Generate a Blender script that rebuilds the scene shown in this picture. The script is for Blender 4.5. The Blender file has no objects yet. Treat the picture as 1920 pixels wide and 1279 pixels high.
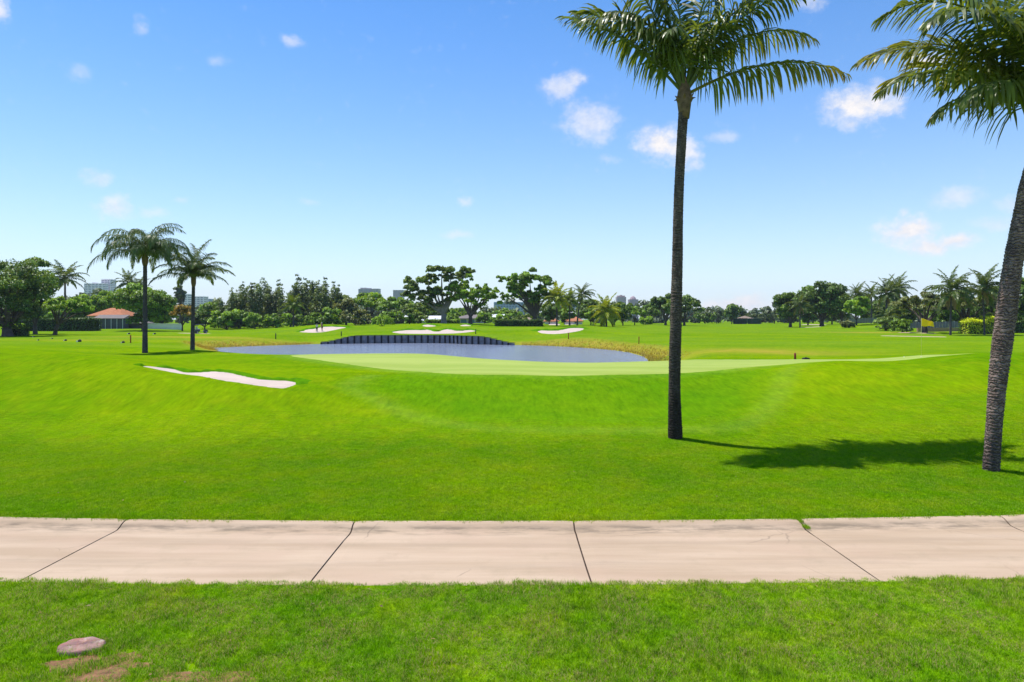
import bpy, bmesh, math, random
import numpy as np
from mathutils import Vector, Matrix
from mathutils.geometry import delaunay_2d_cdt

scene = bpy.context.scene
COL = scene.collection
F = 1280.0            # focal length in photograph pixels (24 mm on a 36 mm sensor, 1920 px wide)
HORIZON = 598.0       # photograph row of the horizon
CAM_Z = 3.9           # eye height above the cart path
R = math.radians

# ------------------------------------------------------------------ camera
cam_data = bpy.data.cameras.new('camera')
cam_data.sensor_width = 36.0
cam_data.lens = 24.0
cam_data.shift_y = -(639.5 - HORIZON) / 1920.0
cam_data.clip_start = 0.1
cam_data.clip_end = 20000.0
cam = bpy.data.objects.new('camera', cam_data)
COL.objects.link(cam)
cam.location = (0, 0, CAM_Z)
cam.rotation_euler = (R(90), 0, 0)
scene.camera = cam

# ------------------------------------------------------------------ light, exposure
SUN_DIR = Vector((-3.7, 2.7, 11.8)).normalized()     # towards the sun, read off the palm's shadow
SUN_EL = math.asin(SUN_DIR.z)
SUN_AZ = math.atan2(SUN_DIR.x, SUN_DIR.y)
sd = bpy.data.lights.new('sun', 'SUN')
sd.energy = 4.0
sd.angle = R(0.53)
sd.color = (1.0, 0.955, 0.88)
sun = bpy.data.objects.new('sun', sd)
COL.objects.link(sun)
sun.rotation_euler = SUN_DIR.to_track_quat('Z', 'Y').to_euler()
sun.location = (-40, 30, 110)

vs = scene.view_settings
vs.view_transform = 'Standard'
vs.look = 'None'
vs.gamma = 1.0
vs.use_curve_mapping = False
vs.exposure = 0.42
SKY_STRENGTH = 0.12

world = bpy.data.worlds.new('World')
scene.world = world
world.use_nodes = True


class NT:
    """small helper round a node tree"""
    def __init__(self, tree):
        self.t = tree
        tree.nodes.clear()

    def n(self, kind, _op=None, **inputs):
        nd = self.t.nodes.new(kind)
        if _op is not None:
            if hasattr(nd, 'operation'):
                nd.operation = _op
            elif hasattr(nd, 'blend_type'):
                nd.blend_type = _op
        for k, v in inputs.items():
            key = int(k[1:]) if k[0] == 'i' and k[1:].isdigit() else k.replace('_', ' ')
            self.set(nd, key, v)
        return nd

    def set(self, nd, key, v):
        sock = nd.inputs[key]
        if isinstance(v, bpy.types.NodeSocket):
            self.t.links.new(v, sock)
        elif isinstance(v, bpy.types.Node):
            self.t.links.new(v.outputs[0], sock)
        else:
            sock.default_value = v

    def math(self, op, a, b=0.0, clamp=False):
        nd = self.n('ShaderNodeMath', op, i0=a, i1=b)
        nd.use_clamp = clamp
        return nd.outputs[0]

    def vmath(self, op, a, b=(0, 0, 0)):
        nd = self.n('ShaderNodeVectorMath', op, i0=a, i1=b)
        return nd.outputs['Value'] if op in ('LENGTH', 'DOT_PRODUCT', 'DISTANCE') else nd.outputs[0]

    def mix(self, fac, a, b, blend='MIX'):
        nd = self.t.nodes.new('ShaderNodeMix')
        nd.data_type = 'RGBA'
        nd.blend_type = blend
        for sock, v in ((nd.inputs[0], fac), (nd.inputs[6], a), (nd.inputs[7], b)):
            if isinstance(v, bpy.types.NodeSocket):
                self.t.links.new(v, sock)
            elif isinstance(v, (tuple, list)) and len(v) == 3:
                sock.default_value = (*v, 1)
            else:
                sock.default_value = v
        return nd.outputs[2]

    def noise(self, vec, scale, detail=3.0, rough=0.55, dist=0.0):
        nd = self.n('ShaderNodeTexNoise', Vector=vec, Scale=scale, Detail=detail, Roughness=rough, Distortion=dist)
        return nd.outputs[0]

    def rng(self, v, a, b, c=0.0, d=1.0, smooth=False):
        nd = self.t.nodes.new('ShaderNodeMapRange')
        if smooth:
            nd.interpolation_type = 'SMOOTHSTEP'
        for i, x in enumerate((v, a, b, c, d)):
            self.set(nd, i, x)
        return nd.outputs[0]

    def scalevec(self, vec, s):
        return self.vmath('MULTIPLY', vec, s)


# sky: Nishita, plus small fair-weather clouds at fixed compass directions
w = NT(world.node_tree)
sky = w.n('ShaderNodeTexSky')
sky.sky_type = 'NISHITA'
sky.sun_disc = False
sky.sun_elevation = SUN_EL
sky.sun_rotation = SUN_AZ % (2 * math.pi)
sky.altitude = 0
sky.air_density = 1.0
sky.dust_density = 0.0
sky.ozone_density = 3.0
skycol = w.n('ShaderNodeHueSaturation', Hue=0.505, Saturation=1.30, Value=1.20, Fac=1.0, Color=sky.outputs[0]).outputs[0]
tc = w.n('ShaderNodeTexCoord').outputs['Generated']
# pale moist air low over the horizon, all the way round
low = w.math('POWER', 2.718, w.math('MULTIPLY', w.math('ABSOLUTE', w.n('ShaderNodeSeparateXYZ', Vector=tc).outputs[2]), -6.5))
skycol = w.mix(w.math('MULTIPLY', low, .92), skycol, tuple(k / SKY_STRENGTH for k in (.545, .635, .765)))
wob = w.n('ShaderNodeTexNoise', Vector=tc, Scale=26.0, Detail=5.0, Roughness=0.62)
wv = w.vmath('MULTIPLY', w.vmath('SUBTRACT', wob.outputs['Color'], (0.5, 0.5, 0.5)), (0.036, 0.036, 0.026))
dirv = w.vmath('ADD', tc, wv)
CLOUDS = [  # (x, y in the photograph, half width, half height, density): directions of the clouds in the sky
    (1050, 168, 38, 22, .62), (1075, 152, 22, 18, .6), (1105, 228, 52, 36, .62), (1128, 255, 26, 18, .45),
    (1240, 268, 46, 34, .95), (1282, 285, 36, 30, .8), (1300, 312, 20, 14, .5), (1355, 258, 26, 12, .35),
    (1615, 195, 70, 34, 1.0), (1655, 200, 40, 20, .8), (1590, 232, 24, 16, .6), (1738, 114, 34, 16, .9),
    (1700, 435, 50, 30, 1.0), (1790, 452, 36, 18, .95), (1740, 462, 56, 16, .9), (1695, 400, 12, 10, .5),
    (1790, 372, 40, 22, .5), (1895, 382, 22, 14, .4), (1870, 418, 40, 14, .35),
    (215, 390, 34, 22, .6), (290, 397, 28, 10, .3), (182, 335, 30, 18, .42), (150, 135, 24, 16, .25),
    (545, 76, 20, 12, .5), (872, 375, 18, 10, .45), (858, 440, 26, 9, .35), (265, 48, 16, 18, .35),
    (5, 18, 22, 24, .7), (1520, 5, 30, 14, .45), (408, 110, 20, 12, .25), (1142, 296, 20, 8, .25),
    (1390, 570, 60, 16, .9), (1340, 574, 44, 10, .7), (580, 378, 18, 6, .2), (340, 378, 14, 6, .25),
]
puff = w.noise(w.vmath('MULTIPLY', tc, (1, 1, 1.3)), 60.0, 6.0, 0.62)
puffo = w.math('MULTIPLY', w.math('SUBTRACT', puff, .5), 1.5)
tot = None
for (px, py, hw, hh, dens) in CLOUDS:
    d = Vector(((px - 960) / F, 1.0, (HORIZON - py) / F))
    k = d.length
    d.normalize()
    df = w.vmath('SUBTRACT', dirv, tuple(d))
    df = w.vmath('MULTIPLY', df, (F * k / hw, F * k / hw, F * k / hh))
    m = w.rng(w.math('ADD', w.rng(w.vmath('LENGTH', df), 1.45, 0.0), w.math('MULTIPLY', puffo, .62)), 0.06, 0.98, 0.0, dens * 1.08, True)
    tot = m if tot is None else w.math('MAXIMUM', tot, m)
mask = w.math('MINIMUM', tot, 1.0)
CLOUD = 1.0 / SKY_STRENGTH
cloudc = w.mix(w.rng(puff, .35, .62), (CLOUD * .655, CLOUD * .655, CLOUD * .70), (CLOUD * .76, CLOUD * .735, CLOUD * .735))
skyc = w.mix(mask, skycol, cloudc)
bg = w.n('ShaderNodeBackground', Color=skyc, Strength=SKY_STRENGTH)
w.n('ShaderNodeOutputWorld', Surface=bg)

scene.cycles.use_denoising = True
scene.cycles.max_bounces = 8
scene.cycles.transparent_max_bounces = 8
scene.cycles.volume_bounces = 0
scene.cycles.caustics_reflective = False
scene.cycles.caustics_refractive = False

# ------------------------------------------------------------------ helpers: meshes and objects
rnd = random.Random(7)
rng = np.random.default_rng(7)


def link(o, parent=None):
    COL.objects.link(o)
    if parent is not None:
        o.parent = parent
    return o


def mesh_obj(name, verts, faces, mat, parent=None, smooth=False):
    me = bpy.data.meshes.new(name)
    me.from_pydata([tuple(v) for v in verts], [], [tuple(f) for f in faces])
    if smooth:
        me.polygons.foreach_set('use_smooth', [True] * len(me.polygons))
    if mat is not None:
        me.materials.append(mat)
    me.update()
    return link(bpy.data.objects.new(name, me), parent)


def tag(o, label=None, cat=None, group=None, kind=None):
    if label:
        o['label'] = label
    if cat:
        o['category'] = cat
    if group:
        o['group'] = group
    if kind:
        o['kind'] = kind
    return o


def thing(name, loc, label, cat, group=None, rz=0.0):
    o = bpy.data.objects.new(name, None)
    o.empty_display_size = 0.3
    link(o)
    o.location = loc
    o.rotation_euler = (0, 0, rz)
    return tag(o, label, cat, group)


class MB:
    """collects pieces of ONE part"""
    def __init__(self):
        self.v, self.f = [], []

    def add(self, vs_, fs_):
        b = len(self.v)
        self.v += [tuple(x) for x in vs_]
        self.f += [tuple(i + b for i in f) for f in fs_]
        return self

    def box(self, c, s, rz=0.0, taper=1.0, bev=0.0):
        x, y, z = (k / 2 for k in s)
        co, si = math.cos(rz), math.sin(rz)
        pts = []
        for dz, t in ((-z, 1.0), (z, taper)):
            for dx, dy in ((-x, -y), (x, -y), (x, y), (-x, y)):
                dx, dy = dx * t, dy * t
                pts.append((c[0] + dx * co - dy * si, c[1] + dx * si + dy * co, c[2] + dz))
        return self.add(pts, [(3, 2, 1, 0), (4, 5, 6, 7), (0, 1, 5, 4), (1, 2, 6, 5), (2, 3, 7, 6), (3, 0, 4, 7)])

    def tube(self, pts, radii, sides=8, cap=True):
        pts = [Vector(p) for p in pts]
        n = len(pts)
        vs_, fs_ = [], []
        up = Vector((0, 0, 1))
        a = None
        for i, p in enumerate(pts):
            t = (pts[min(i + 1, n - 1)] - pts[max(i - 1, 0)]).normalized()
            if a is None:
                a = t.cross(Vector((0.3, 0.9, 0.1)) if abs(t.z) > .8 else up).normalized()
            else:
                a = (a - t * a.dot(t)).normalized()
            b = t.cross(a)
            r = radii[i] if hasattr(radii, '__len__') else radii
            for k in range(sides):
                q = 2 * math.pi * k / sides
                vs_.append(p + (a * math.cos(q) + b * math.sin(q)) * r)
        for i in range(n - 1):
            for k in range(sides):
                k2 = (k + 1) % sides
                fs_.append((i * sides + k, i * sides + k2, (i + 1) * sides + k2, (i + 1) * sides + k))
        if cap:
            fs_.append(tuple(range(sides - 1, -1, -1)))
            fs_.append(tuple((n - 1) * sides + k for k in range(sides)))
        return self.add(vs_, fs_)

    def build(self, name, mat, parent=None, smooth=False):
        return mesh_obj(name, self.v, self.f, mat, parent, smooth)


# ------------------------------------------------------------------ helpers: materials
MATS = {}


def new_mat(name):
    m = bpy.data.materials.new(name)
    m.use_nodes = True
    t = NT(m.node_tree)
    MATS[name] = m
    return m, t


def finish(t, surf, disp=None):
    t.n('ShaderNodeOutputMaterial', Surface=surf)


def pmat(name, col, rough=0.6, var=0.15, scale=3.0, bump=0.0, metallic=0.0, spec=0.4, bscale=None):
    """plain procedural surface: base colour with noise mottling and optional fine relief"""
    m, t = new_mat(name)
    pos = t.n('ShaderNodeTexCoord').outputs['Object']
    nz = t.noise(pos, scale, 5.0, 0.6)
    c = t.mix(t.rng(nz, 0.3, 0.7), tuple(x * (1 - var) for x in col), tuple(min(1, x * (1 + var)) for x in col))
    b = t.n('ShaderNodeBsdfPrincipled', Base_Color=c, Roughness=rough, Metallic=metallic)
    b.inputs['Specular IOR Level'].default_value = spec
    if bump:
        bn = t.n('ShaderNodeBump', Strength=bump, Distance=0.02, Height=t.noise(pos, bscale or scale * 6, 4.0))
        t.set(b, 'Normal', bn)
    finish(t, b)
    return m


def foliage_mat(name, col, trans=0.3, var=0.35, rough=0.5, tip=None):
    """leaf: diffuse + light through the leaf, leaf to leaf colour differences from the mesh's own 'tint'"""
    m, t = new_mat(name)
    at = t.n('ShaderNodeAttribute')
    at.attribute_name = 'tint'
    oi = t.n('ShaderNodeObjectInfo').outputs['Random']
    fac = at.outputs['Fac']
    lo = tuple(x * (1 - var) for x in col)
    hi = (col[0] * (1 + var * 1.5), col[1] * (1 + var), col[2] * (1 + var * .3))
    c = t.mix(fac, lo, hi)
    if tip is not None:
        at2 = t.n('ShaderNodeAttribute')
        at2.attribute_name = 'dry'
        c = t.mix(at2.outputs['Fac'], c, tip)
    b = t.n('ShaderNodeBsdfPrincipled', Base_Color=c, Roughness=rough)
    b.inputs['Specular IOR Level'].default_value = 0.35
    tr = t.n('ShaderNodeBsdfTranslucent', Color=t.mix(1.0, c, (1.5, 1.25, .5), 'MULTIPLY'))
    mx = t.n('ShaderNodeMixShader', Fac=trans)
    t.t.links.new(b.outputs[0], mx.inputs[1])
    t.t.links.new(tr.outputs[0], mx.inputs[2])
    finish(t, mx)
    return m


# ------------------------------------------------------------------ terrain heights
CTRL = [  # (column, row, distance): heights of the ground read off the photograph
    # flat lawn behind the kerb and the bowl in front of the green
    (-300, 900, 16.0), (200, 900, 16.0), (960, 900, 16.0), (1700, 900, 16.0), (2200, 900, 16.0),
    (-300, 850, 19.2), (300, 850, 19.2), (900, 852, 19.1), (1500, 850, 19.2), (2200, 845, 19.2),
    (700, 812, 22.3), (960, 812, 22.3), (1265, 818, 21.9), (1430, 812, 22.0), (560, 812, 22.2),
    (960, 750, 27.0), (960, 703, 31.7), (1150, 755, 26.6), (1150, 703, 31.7), (820, 752, 26.8), (850, 702, 32.2),
    # putting green
    (960, 690, 36), (960, 677, 42.5), (1100, 690, 36), (1200, 679, 41), (800, 690, 37.5), (800, 664.5, 48), (640, 664.5, 50),
    (545, 668, 47), (700, 690, 37), (620, 678, 41.5), (1280, 700, 32.5), (1280, 684, 38), (1400, 690, 34), (1300, 675, 43),
    (1470, 682, 35.5), (1500, 674.5, 43), (1655, 680, 36.5), (1655, 672, 43), (1727, 669.5, 38), (1727, 667, 42),
    (1900, 668.5, 39), (2150, 668, 40), (1400, 677, 42),
    # ground falling away behind the green to the near shore
    (960, 683, 51), (960, 690, 56), (1080, 687, 50), (1080, 694, 56), (1200, 686, 50), (1210, 692, 57), (860, 676, 54), (860, 684, 59), (760, 671, 58), (640, 669, 60), (640, 673, 66), (540, 669, 62), (540, 672, 70),
    # mound on the right
    (1560, 679.5, 31.2), (1850, 670.5, 29), (1780, 673.5, 30), (1990, 674, 29), (2250, 680, 29), (1700, 745, 25.2), (1850, 780, 22), (1850, 720, 25.5),
    (1600, 800, 22.2), (1600, 740, 26), (1450, 770, 24), (1450, 720, 29), (2150, 720, 25.5), (2150, 790, 21.5), (1300, 760, 26.0),
    # mound on the left, the near bunker behind its crest
    (-250, 664, 34), (0, 668, 33), (130, 676, 32), (255, 686.5, 30.5), (400, 710, 28), (520, 731, 26.5), (590, 725, 27.6),
    (420, 703, 31), (345, 700.5, 32), (410, 696, 33.6), (530, 720, 28), (470, 706, 31.2), (560, 708, 30.2),
    (100, 800, 23.4), (100, 740, 26.8), (100, 700, 30), (-250, 740, 26.5), (-250, 690, 31), (300, 800, 23.2), (300, 740, 26.6), (500, 796, 22.9), (500, 758, 25),
    (700, 740, 27.5), (700, 714, 30.6), (620, 750, 26.2),
    (400, 680, 40), (300, 673, 43), (150, 663, 50), (480, 674, 44), (-200, 652, 58),
    (0, 650, 62), (0, 640, 85), (0, 631, 118), (272, 662, 56), (361, 656, 60), (200, 645, 78), (440, 662, 62), (-300, 636, 95),
    # land beyond the pond
    (300, 636, 100), (380, 628, 130), (372, 625.5, 143), (500, 633, 118), (600, 641, 117.2), (500, 620, 165), (400, 617.5, 200), (183, 620, 160), (260, 616.5, 172),
    (655, 631, 120), (700, 627.5, 121), (800, 626.5, 122), (880, 628, 119.5), (930, 633, 117), (968, 640, 114), (815, 618, 138), (740, 622, 132), (890, 619, 135),
    (600, 624, 140), (610, 610, 158), (650, 612, 155), (560, 621.5, 145), (610, 608, 168), (690, 613, 170), (800, 606.5, 166), (850, 607.5, 168), (830, 614.5, 146), (930, 613, 160), (600, 611, 215), (800, 606, 215),
    (1050, 627, 122), (1050, 615, 140), (1020, 613, 160), (1100, 630, 112), (1137, 612, 182), (1060, 636, 104), (1200, 640, 98), (1180, 625, 135),
    (1250, 610, 235), (1400, 607.5, 300), (1500, 614, 215), (1350, 620, 160), (1500, 625, 140), (1350, 640, 95), (1500, 640, 95), (1800, 640, 92), (1650, 640, 93),
    (1800, 629, 124), (1734, 625, 138), (1850, 628, 128), (1920, 628, 128), (2200, 630, 124), (1630, 607.5, 188), (1580, 614, 180), (1680, 620, 160),
    (1300, 666, 58), (1500, 664, 60), (1700, 660, 62), (1950, 658, 64), (2200, 655, 66), (1260, 655, 74),
]
_c = []
for px, py, D in CTRL:
    _c.append(((px - 960) / F * D, D, CAM_Z - (py - HORIZON) * D / F))
for u in (-1.2, -0.8, -.4, 0, .4, .8, 1.2):
    for D in (300, 420, 700, 1500, 3500):
        _c.append((u * D, D, 1.7 if D < 400 else 1.5))
_c = np.array(_c)


def _uv(x, y):
    yy = np.maximum(y, 12.0)
    return np.clip(x / yy, -1.15, 1.15) * 1.6, np.log(yy)


def _phi(r2):
    return 0.5 * r2 * np.log(np.maximum(r2, 1e-12))


_u, _v = _uv(_c[:, 0], _c[:, 1])
_K = _phi((_u[:, None] - _u) ** 2 + (_v[:, None] - _v) ** 2)
_n = len(_c)
_A = np.zeros((_n + 3, _n + 3))
_A[:_n, :_n] = _K + np.eye(_n) * 2e-4
_P = np.stack([np.ones(_n), _u, _v], 1)
_A[:_n, _n:] = _P
_A[_n:, :_n] = _P.T
_w = np.linalg.solve(_A, np.concatenate([_c[:, 2], np.zeros(3)]))


def sstep(a, b, x):
    t = np.clip((x - a) / (b - a), 0, 1)
    return t * t * (3 - 2 * t)


def bow(x):
    """sideways bend of the cart path"""
    x = np.clip(x, -25, 25)
    return 0.0035 * x * x + 0.008 * x


def poly_sd(poly, x, y):
    """signed distance to a polygon, negative inside"""
    poly = np.asarray(poly, float)
    d = np.full(x.shape, 1e18)
    inside = np.zeros(x.shape, bool)
    for i in range(len(poly)):
        ax, ay = poly[i - 1]
        bx, by = poly[i]
        ex, ey = bx - ax, by - ay
        wx, wy = x - ax, y - ay
        t = np.clip((wx * ex + wy * ey) / (ex * ex + ey * ey + 1e-12), 0, 1)
        d = np.minimum(d, (wx - ex * t) ** 2 + (wy - ey * t) ** 2)
        c = ((ay <= y) & (by > y)) | ((by <= y) & (ay > y))
        with np.errstate(divide='ignore', invalid='ignore'):
            xi = ax + (y - ay) * ex / np.where(ey == 0, 1e-9, ey)
        inside ^= c & (x < xi)
    d = np.sqrt(d)
    return np.where(inside, -d, d)


WATER_Z = -0.3


def on_plane(px, py, z):
    D = (CAM_Z - z) * F / (py - HORIZON)
    return ((px - 960) / F * D, D)


POND = [on_plane(px, py, WATER_Z) for px, py in (
    (395, 652.5), (440, 650.5), (500, 648.3), (560, 646.5), (600, 645.2), (650, 644.2), (700, 643.6), (760, 643.2), (820, 643.2), (850, 643.8),
    (880, 645.2), (930, 646.2), (968, 647.2), (1010, 648.2), (1060, 650.2), (1110, 653.5), (1150, 657), (1180, 661.5), (1200, 667), (1211, 673), (1214, 680))]
POND += [(12.0, 57.0), (6.0, 55.5), (-4.0, 57.0), (-12.0, 61.0), (-22.0, 68.0), (-28.0, 72.0), (-32.0, 80.0), (-37.0, 87.0)]
_pb = np.array(POND)


def height(x, y):
    x = np.asarray(x, float)
    y = np.asarray(y, float)
    shp = x.shape
    x = x.ravel()
    y = y.ravel()
    u, v = _uv(x, y)
    z = np.zeros_like(x)
    for s in range(0, len(x), 20000):
        e = s + 20000
        k = _phi((u[s:e, None] - _u) ** 2 + (v[s:e, None] - _v) ** 2)
        z[s:e] = k @ _w[:_n] + _w[_n] + _w[_n + 1] * u[s:e] + _w[_n + 2] * v[s:e]
    z = np.where(y > 500, 1.5 + (z - 1.5) * np.clip((900 - y) / 400, 0, 1), z)
    z = np.clip(z, -0.4, 6)
    # flat strip along the path with the step up at the kerb
    vv = y - bow(x)
    prof = 0.115 * sstep(12.60, 12.735, vv) + 0.026 * (1 - sstep(9.925, 9.975, vv))
    z = prof + (z - prof) * sstep(13.4, 16.5, vv)
    # pond basin
    near = (y > 45) & (y < 140) & (np.abs(x) < 75)
    if near.any():
        xi, yi = x[near], y[near]
        sd_ = poly_sd(_pb, xi, yi)
        wall = sstep(-33, -30, xi) * (1 - sstep(-1.0, 2.5, xi)) * (yi > 100)     # behind the bulkhead the bank is steep
        bank = 4.5 * (1 - wall) + 0.35 * wall
        t = sstep(-1.0, 0, (sd_ + 0.0) / 1.0) * 0.4 + 0.6 * sstep(0, 1, sd_ / bank)
        t = np.where(sd_ < 0, 0.25 * sstep(-1.2, 0, sd_), 0.25 + 0.75 * np.sqrt(sstep(0, 1, sd_ / bank)))
        z[near] = -1.1 + (z[near] + 1.1) * t
        lo = (sd_ > 0.05)
        z[near] = np.where(lo, np.maximum(z[near], WATER_Z + 0.04), z[near])
    return z.reshape(shp)


def hz(x, y):
    return float(height(np.array([x]), np.array([y]))[0])


def spot(px, D):
    """ground point at a photograph column and a distance"""
    x = (px - 960) / F * D
    return Vector((x, D, hz(x, D)))


def row_z(py, D):
    return CAM_Z - (py - HORIZON) * D / F


def cast(px, py, d0=6.0, d1=600.0, n=900):
    """where the sight line through a photograph pixel meets the ground"""
    D = np.exp(np.linspace(math.log(d0), math.log(d1), n))
    x = (px - 960) / F * D
    g = height(x, D) - (CAM_Z - (py - HORIZON) * D / F)
    i = int(np.argmax(g > 0))
    if g[i] <= 0:
        i = n - 1
    return float(x[i]), float(D[i])


# ------------------------------------------------------------------ ground materials
def lawn_nodes(t, pos):
    """colours of the turf from the place on the ground: deep green, lime, dry straw flecks"""
    flat = t.vmath('MULTIPLY', pos, (1, 1, 0))
    n1 = t.noise(flat, 0.11, 4.0, 0.6)
    n2 = t.noise(flat, 0.9, 5.0, 0.62)
    n3 = t.noise(flat, 5.0, 4.0, 0.6)
    c = t.mix(t.rng(n1, 0.38, 0.62), (0.120, 0.252, 0.002), (0.205, 0.318, 0.002))
    c = t.mix(t.rng(n2, 0.46, 0.70, 0, .42), c, (0.270, 0.300, 0.006))
    c = t.mix(t.rng(n3, 0.58, 0.80, 0, .28), c, (0.29, 0.275, 0.045))
    return c, flat


m_ground, t = new_mat('turf')
geo = t.n('ShaderNodeNewGeometry').outputs['Position']
c, flat = lawn_nodes(t, geo)
at = t.n('ShaderNodeAttribute')
at.attribute_name = 'zone'
sep = t.n('ShaderNodeSeparateColor', Color=at.outputs['Color'])
# mown fairway bands far out
band = t.noise(t.vmath('MULTIPLY', flat, (0.012, 0.09, 0)), 1.0, 3.0, 0.5)
far = t.rng(t.n('ShaderNodeSeparateXYZ', Vector=geo).outputs[1], 40, 90, 0, 1)
c = t.mix(t.math('MULTIPLY', far, t.rng(band, 0.42, 0.6, 0, .6)), c, (0.185, 0.290, 0.020))
c = t.mix(t.math('MULTIPLY', sep.outputs[1], t.rng(t.noise(flat, 1.3, 5.0, .7), .3, .6, .45, 1.0)), c, (0.200, 0.330, 0.035))                         # G: close-mown apron
c = t.mix(at.outputs['Alpha'], c, (0.095, 0.250, 0.004))                    # A: lush turf of the bowl
mott = t.math('ADD', t.math('MULTIPLY', t.noise(t.vmath('MULTIPLY', flat, (1.0, .22, 0)), 6.0, 5.0, .8), .62), t.math('MULTIPLY', t.noise(t.vmath('MULTIPLY', t.vmath('ADD', flat, (31, 7, 0)), (1, .5, 0)), 1.7, 4.0, .65), .38))
c = t.mix(1.0, c, t.n('ShaderNodeCombineColor', Red=t.rng(mott, .34, .66, .50, 1.20), Green=t.rng(mott, .34, .66, .60, 1.18), Blue=t.rng(mott, .3, .7, .7, 1.1)).outputs[0], 'MULTIPLY')
sn = t.noise(flat, 0.8, 5.0, 0.65)
straw = t.mix(t.rng(sn, .35, .68), (0.26, 0.27, 0.02), (0.42, 0.30, 0.05))
c = t.mix(t.math('MULTIPLY', sep.outputs[0], t.rng(sn, .2, .5, .6, 1.0)), c, straw)   # R: straw bank
dn = t.noise(flat, 9.0, 5.0, 0.65)
soil = t.mix(dn, (0.13, 0.055, 0.02), (0.36, 0.17, 0.075))
c = t.mix(t.math('MULTIPLY', sep.outputs[2], t.rng(dn, .35, .5)), c, soil)            # B: bare soil
b = t.n('ShaderNodeBsdfPrincipled', Base_Color=c, Roughness=0.85)
b.inputs['Specular IOR Level'].default_value = 0.0
fine = t.noise(flat, 22.0, 5.0, .7)
t.set(b, 'Normal', t.n('ShaderNodeBump', Strength=0.35, Distance=0.03, Height=fine))
finish(t, b)

m_blade, t = new_mat('grass_blade')
geo = t.n('ShaderNodeNewGeometry').outputs['Position']
c, flat = lawn_nodes(t, geo)
at = t.n('ShaderNodeAttribute')
at.attribute_name = 'tint'
for nm, cc in (('apron', (0.200, 0.330, 0.035)), ('lush', (0.120, 0.285, 0.004))):
    ai = t.n('ShaderNodeAttribute')
    ai.attribute_type = 'INSTANCER'
    ai.attribute_name = nm
    c = t.mix(ai.outputs['Fac'], c, cc)
c = t.mix(1.0, c, (.86, 1.0, .85), 'MULTIPLY')
c = t.mix(t.rng(at.outputs['Fac'], 0.0, .8, 0, 1), t.mix(1.0, c, (.82, .96, 1.0), 'MULTIPLY'), t.mix(1.0, c, (2.35, 2.1, 1.6), 'MULTIPLY'))
dryn = t.noise(flat, 1.6, 4.0, .6)
dry = t.math('MULTIPLY', t.rng(at.outputs['Fac'], .72, .78), t.rng(dryn, .38, .56, .12, 1.0))
nearness = t.rng(t.n('ShaderNodeSeparateXYZ', Vector=geo).outputs[1], 10, 12.5, 1, .35)
c = t.mix(t.rng(t.n('ShaderNodeSeparateXYZ', Vector=geo).outputs[1], 9.5, 11, .8, 0), c, t.mix(1.0, c, (.78, .95, 1.0), 'MULTIPLY'))
cm = t.noise(t.vmath('MULTIPLY', flat, (1, .55, 0)), 7.5, 4.0, .72)
amp = t.rng(t.n('ShaderNodeSeparateXYZ', Vector=geo).outputs[1], 9.5, 13.0, 1.0, .55)
c = t.mix(t.math('MULTIPLY', amp, t.rng(cm, .50, .64)), c, t.mix(1.0, c, (1.55, 1.35, 1.5), 'MULTIPLY'))
c = t.mix(t.math('MULTIPLY', amp, t.rng(cm, .48, .36)), c, t.mix(1.0, c, (.50, .62, .7), 'MULTIPLY'))
yel = t.math('MULTIPLY', t.rng(t.noise(flat, .55, 4.0, .65), .46, .64, 0, .55), t.rng(t.n('ShaderNodeSeparateXYZ', Vector=geo).outputs[1], 9.5, 14, 1, .3))
c = t.mix(yel, c, t.mix(1.0, c, (1.3, 1.08, 1.4), 'MULTIPLY'))
c = t.mix(t.math('MULTIPLY', dry, nearness), c, (0.52, 0.42, 0.18))
b = t.n('ShaderNodeBsdfPrincipled', Base_Color=c, Roughness=0.6)
b.inputs['Specular IOR Level'].default_value = 0.0
nrm = t.vmath('NORMALIZE', t.vmath('ADD', t.vmath('MULTIPLY', t.n('ShaderNodeNewGeometry').outputs['Normal'], (.45, .45, .45)), (0, 0, .8)))
t.set(b, 'Normal', nrm)
tr = t.n('ShaderNodeBsdfTranslucent', Color=t.mix(1.0, c, (1.35, 1.25, .7), 'MULTIPLY'))
mx = t.n('ShaderNodeMixShader', Fac=0.4)
t.t.links.new(b.outputs[0], mx.inputs[1])
t.t.links.new(tr.outputs[0], mx.inputs[2])
finish(t, mx)

m_green, t = new_mat('putting_turf')
geo = t.n('ShaderNodeNewGeometry').outputs['Position']
flat = t.vmath('MULTIPLY', geo, (1, 1, 0))
rot = t.n('ShaderNodeVectorRotate', Vector=flat, Angle=R(14)).outputs[0]
band = t.noise(t.vmath('MULTIPLY', rot, (0.02, 0.55, 0)), 1.0, 2.0, 0.5)
c = t.mix(t.rng(band, .40, .62), (0.290, 0.370, 0.045), (0.355, 0.425, 0.072))
c = t.mix(t.rng(t.noise(flat, .35, 4.0), .5, .75, 0, .6), c, (0.250, 0.350, 0.035))
b = t.n('ShaderNodeBsdfPrincipled', Base_Color=c, Roughness=0.8)
b.inputs['Specular IOR Level'].default_value = 0.2
t.set(b, 'Normal', t.n('ShaderNodeBump', Strength=0.2, Distance=0.01, Height=t.noise(flat, 40.0, 3.0)))
finish(t, b)

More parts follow.
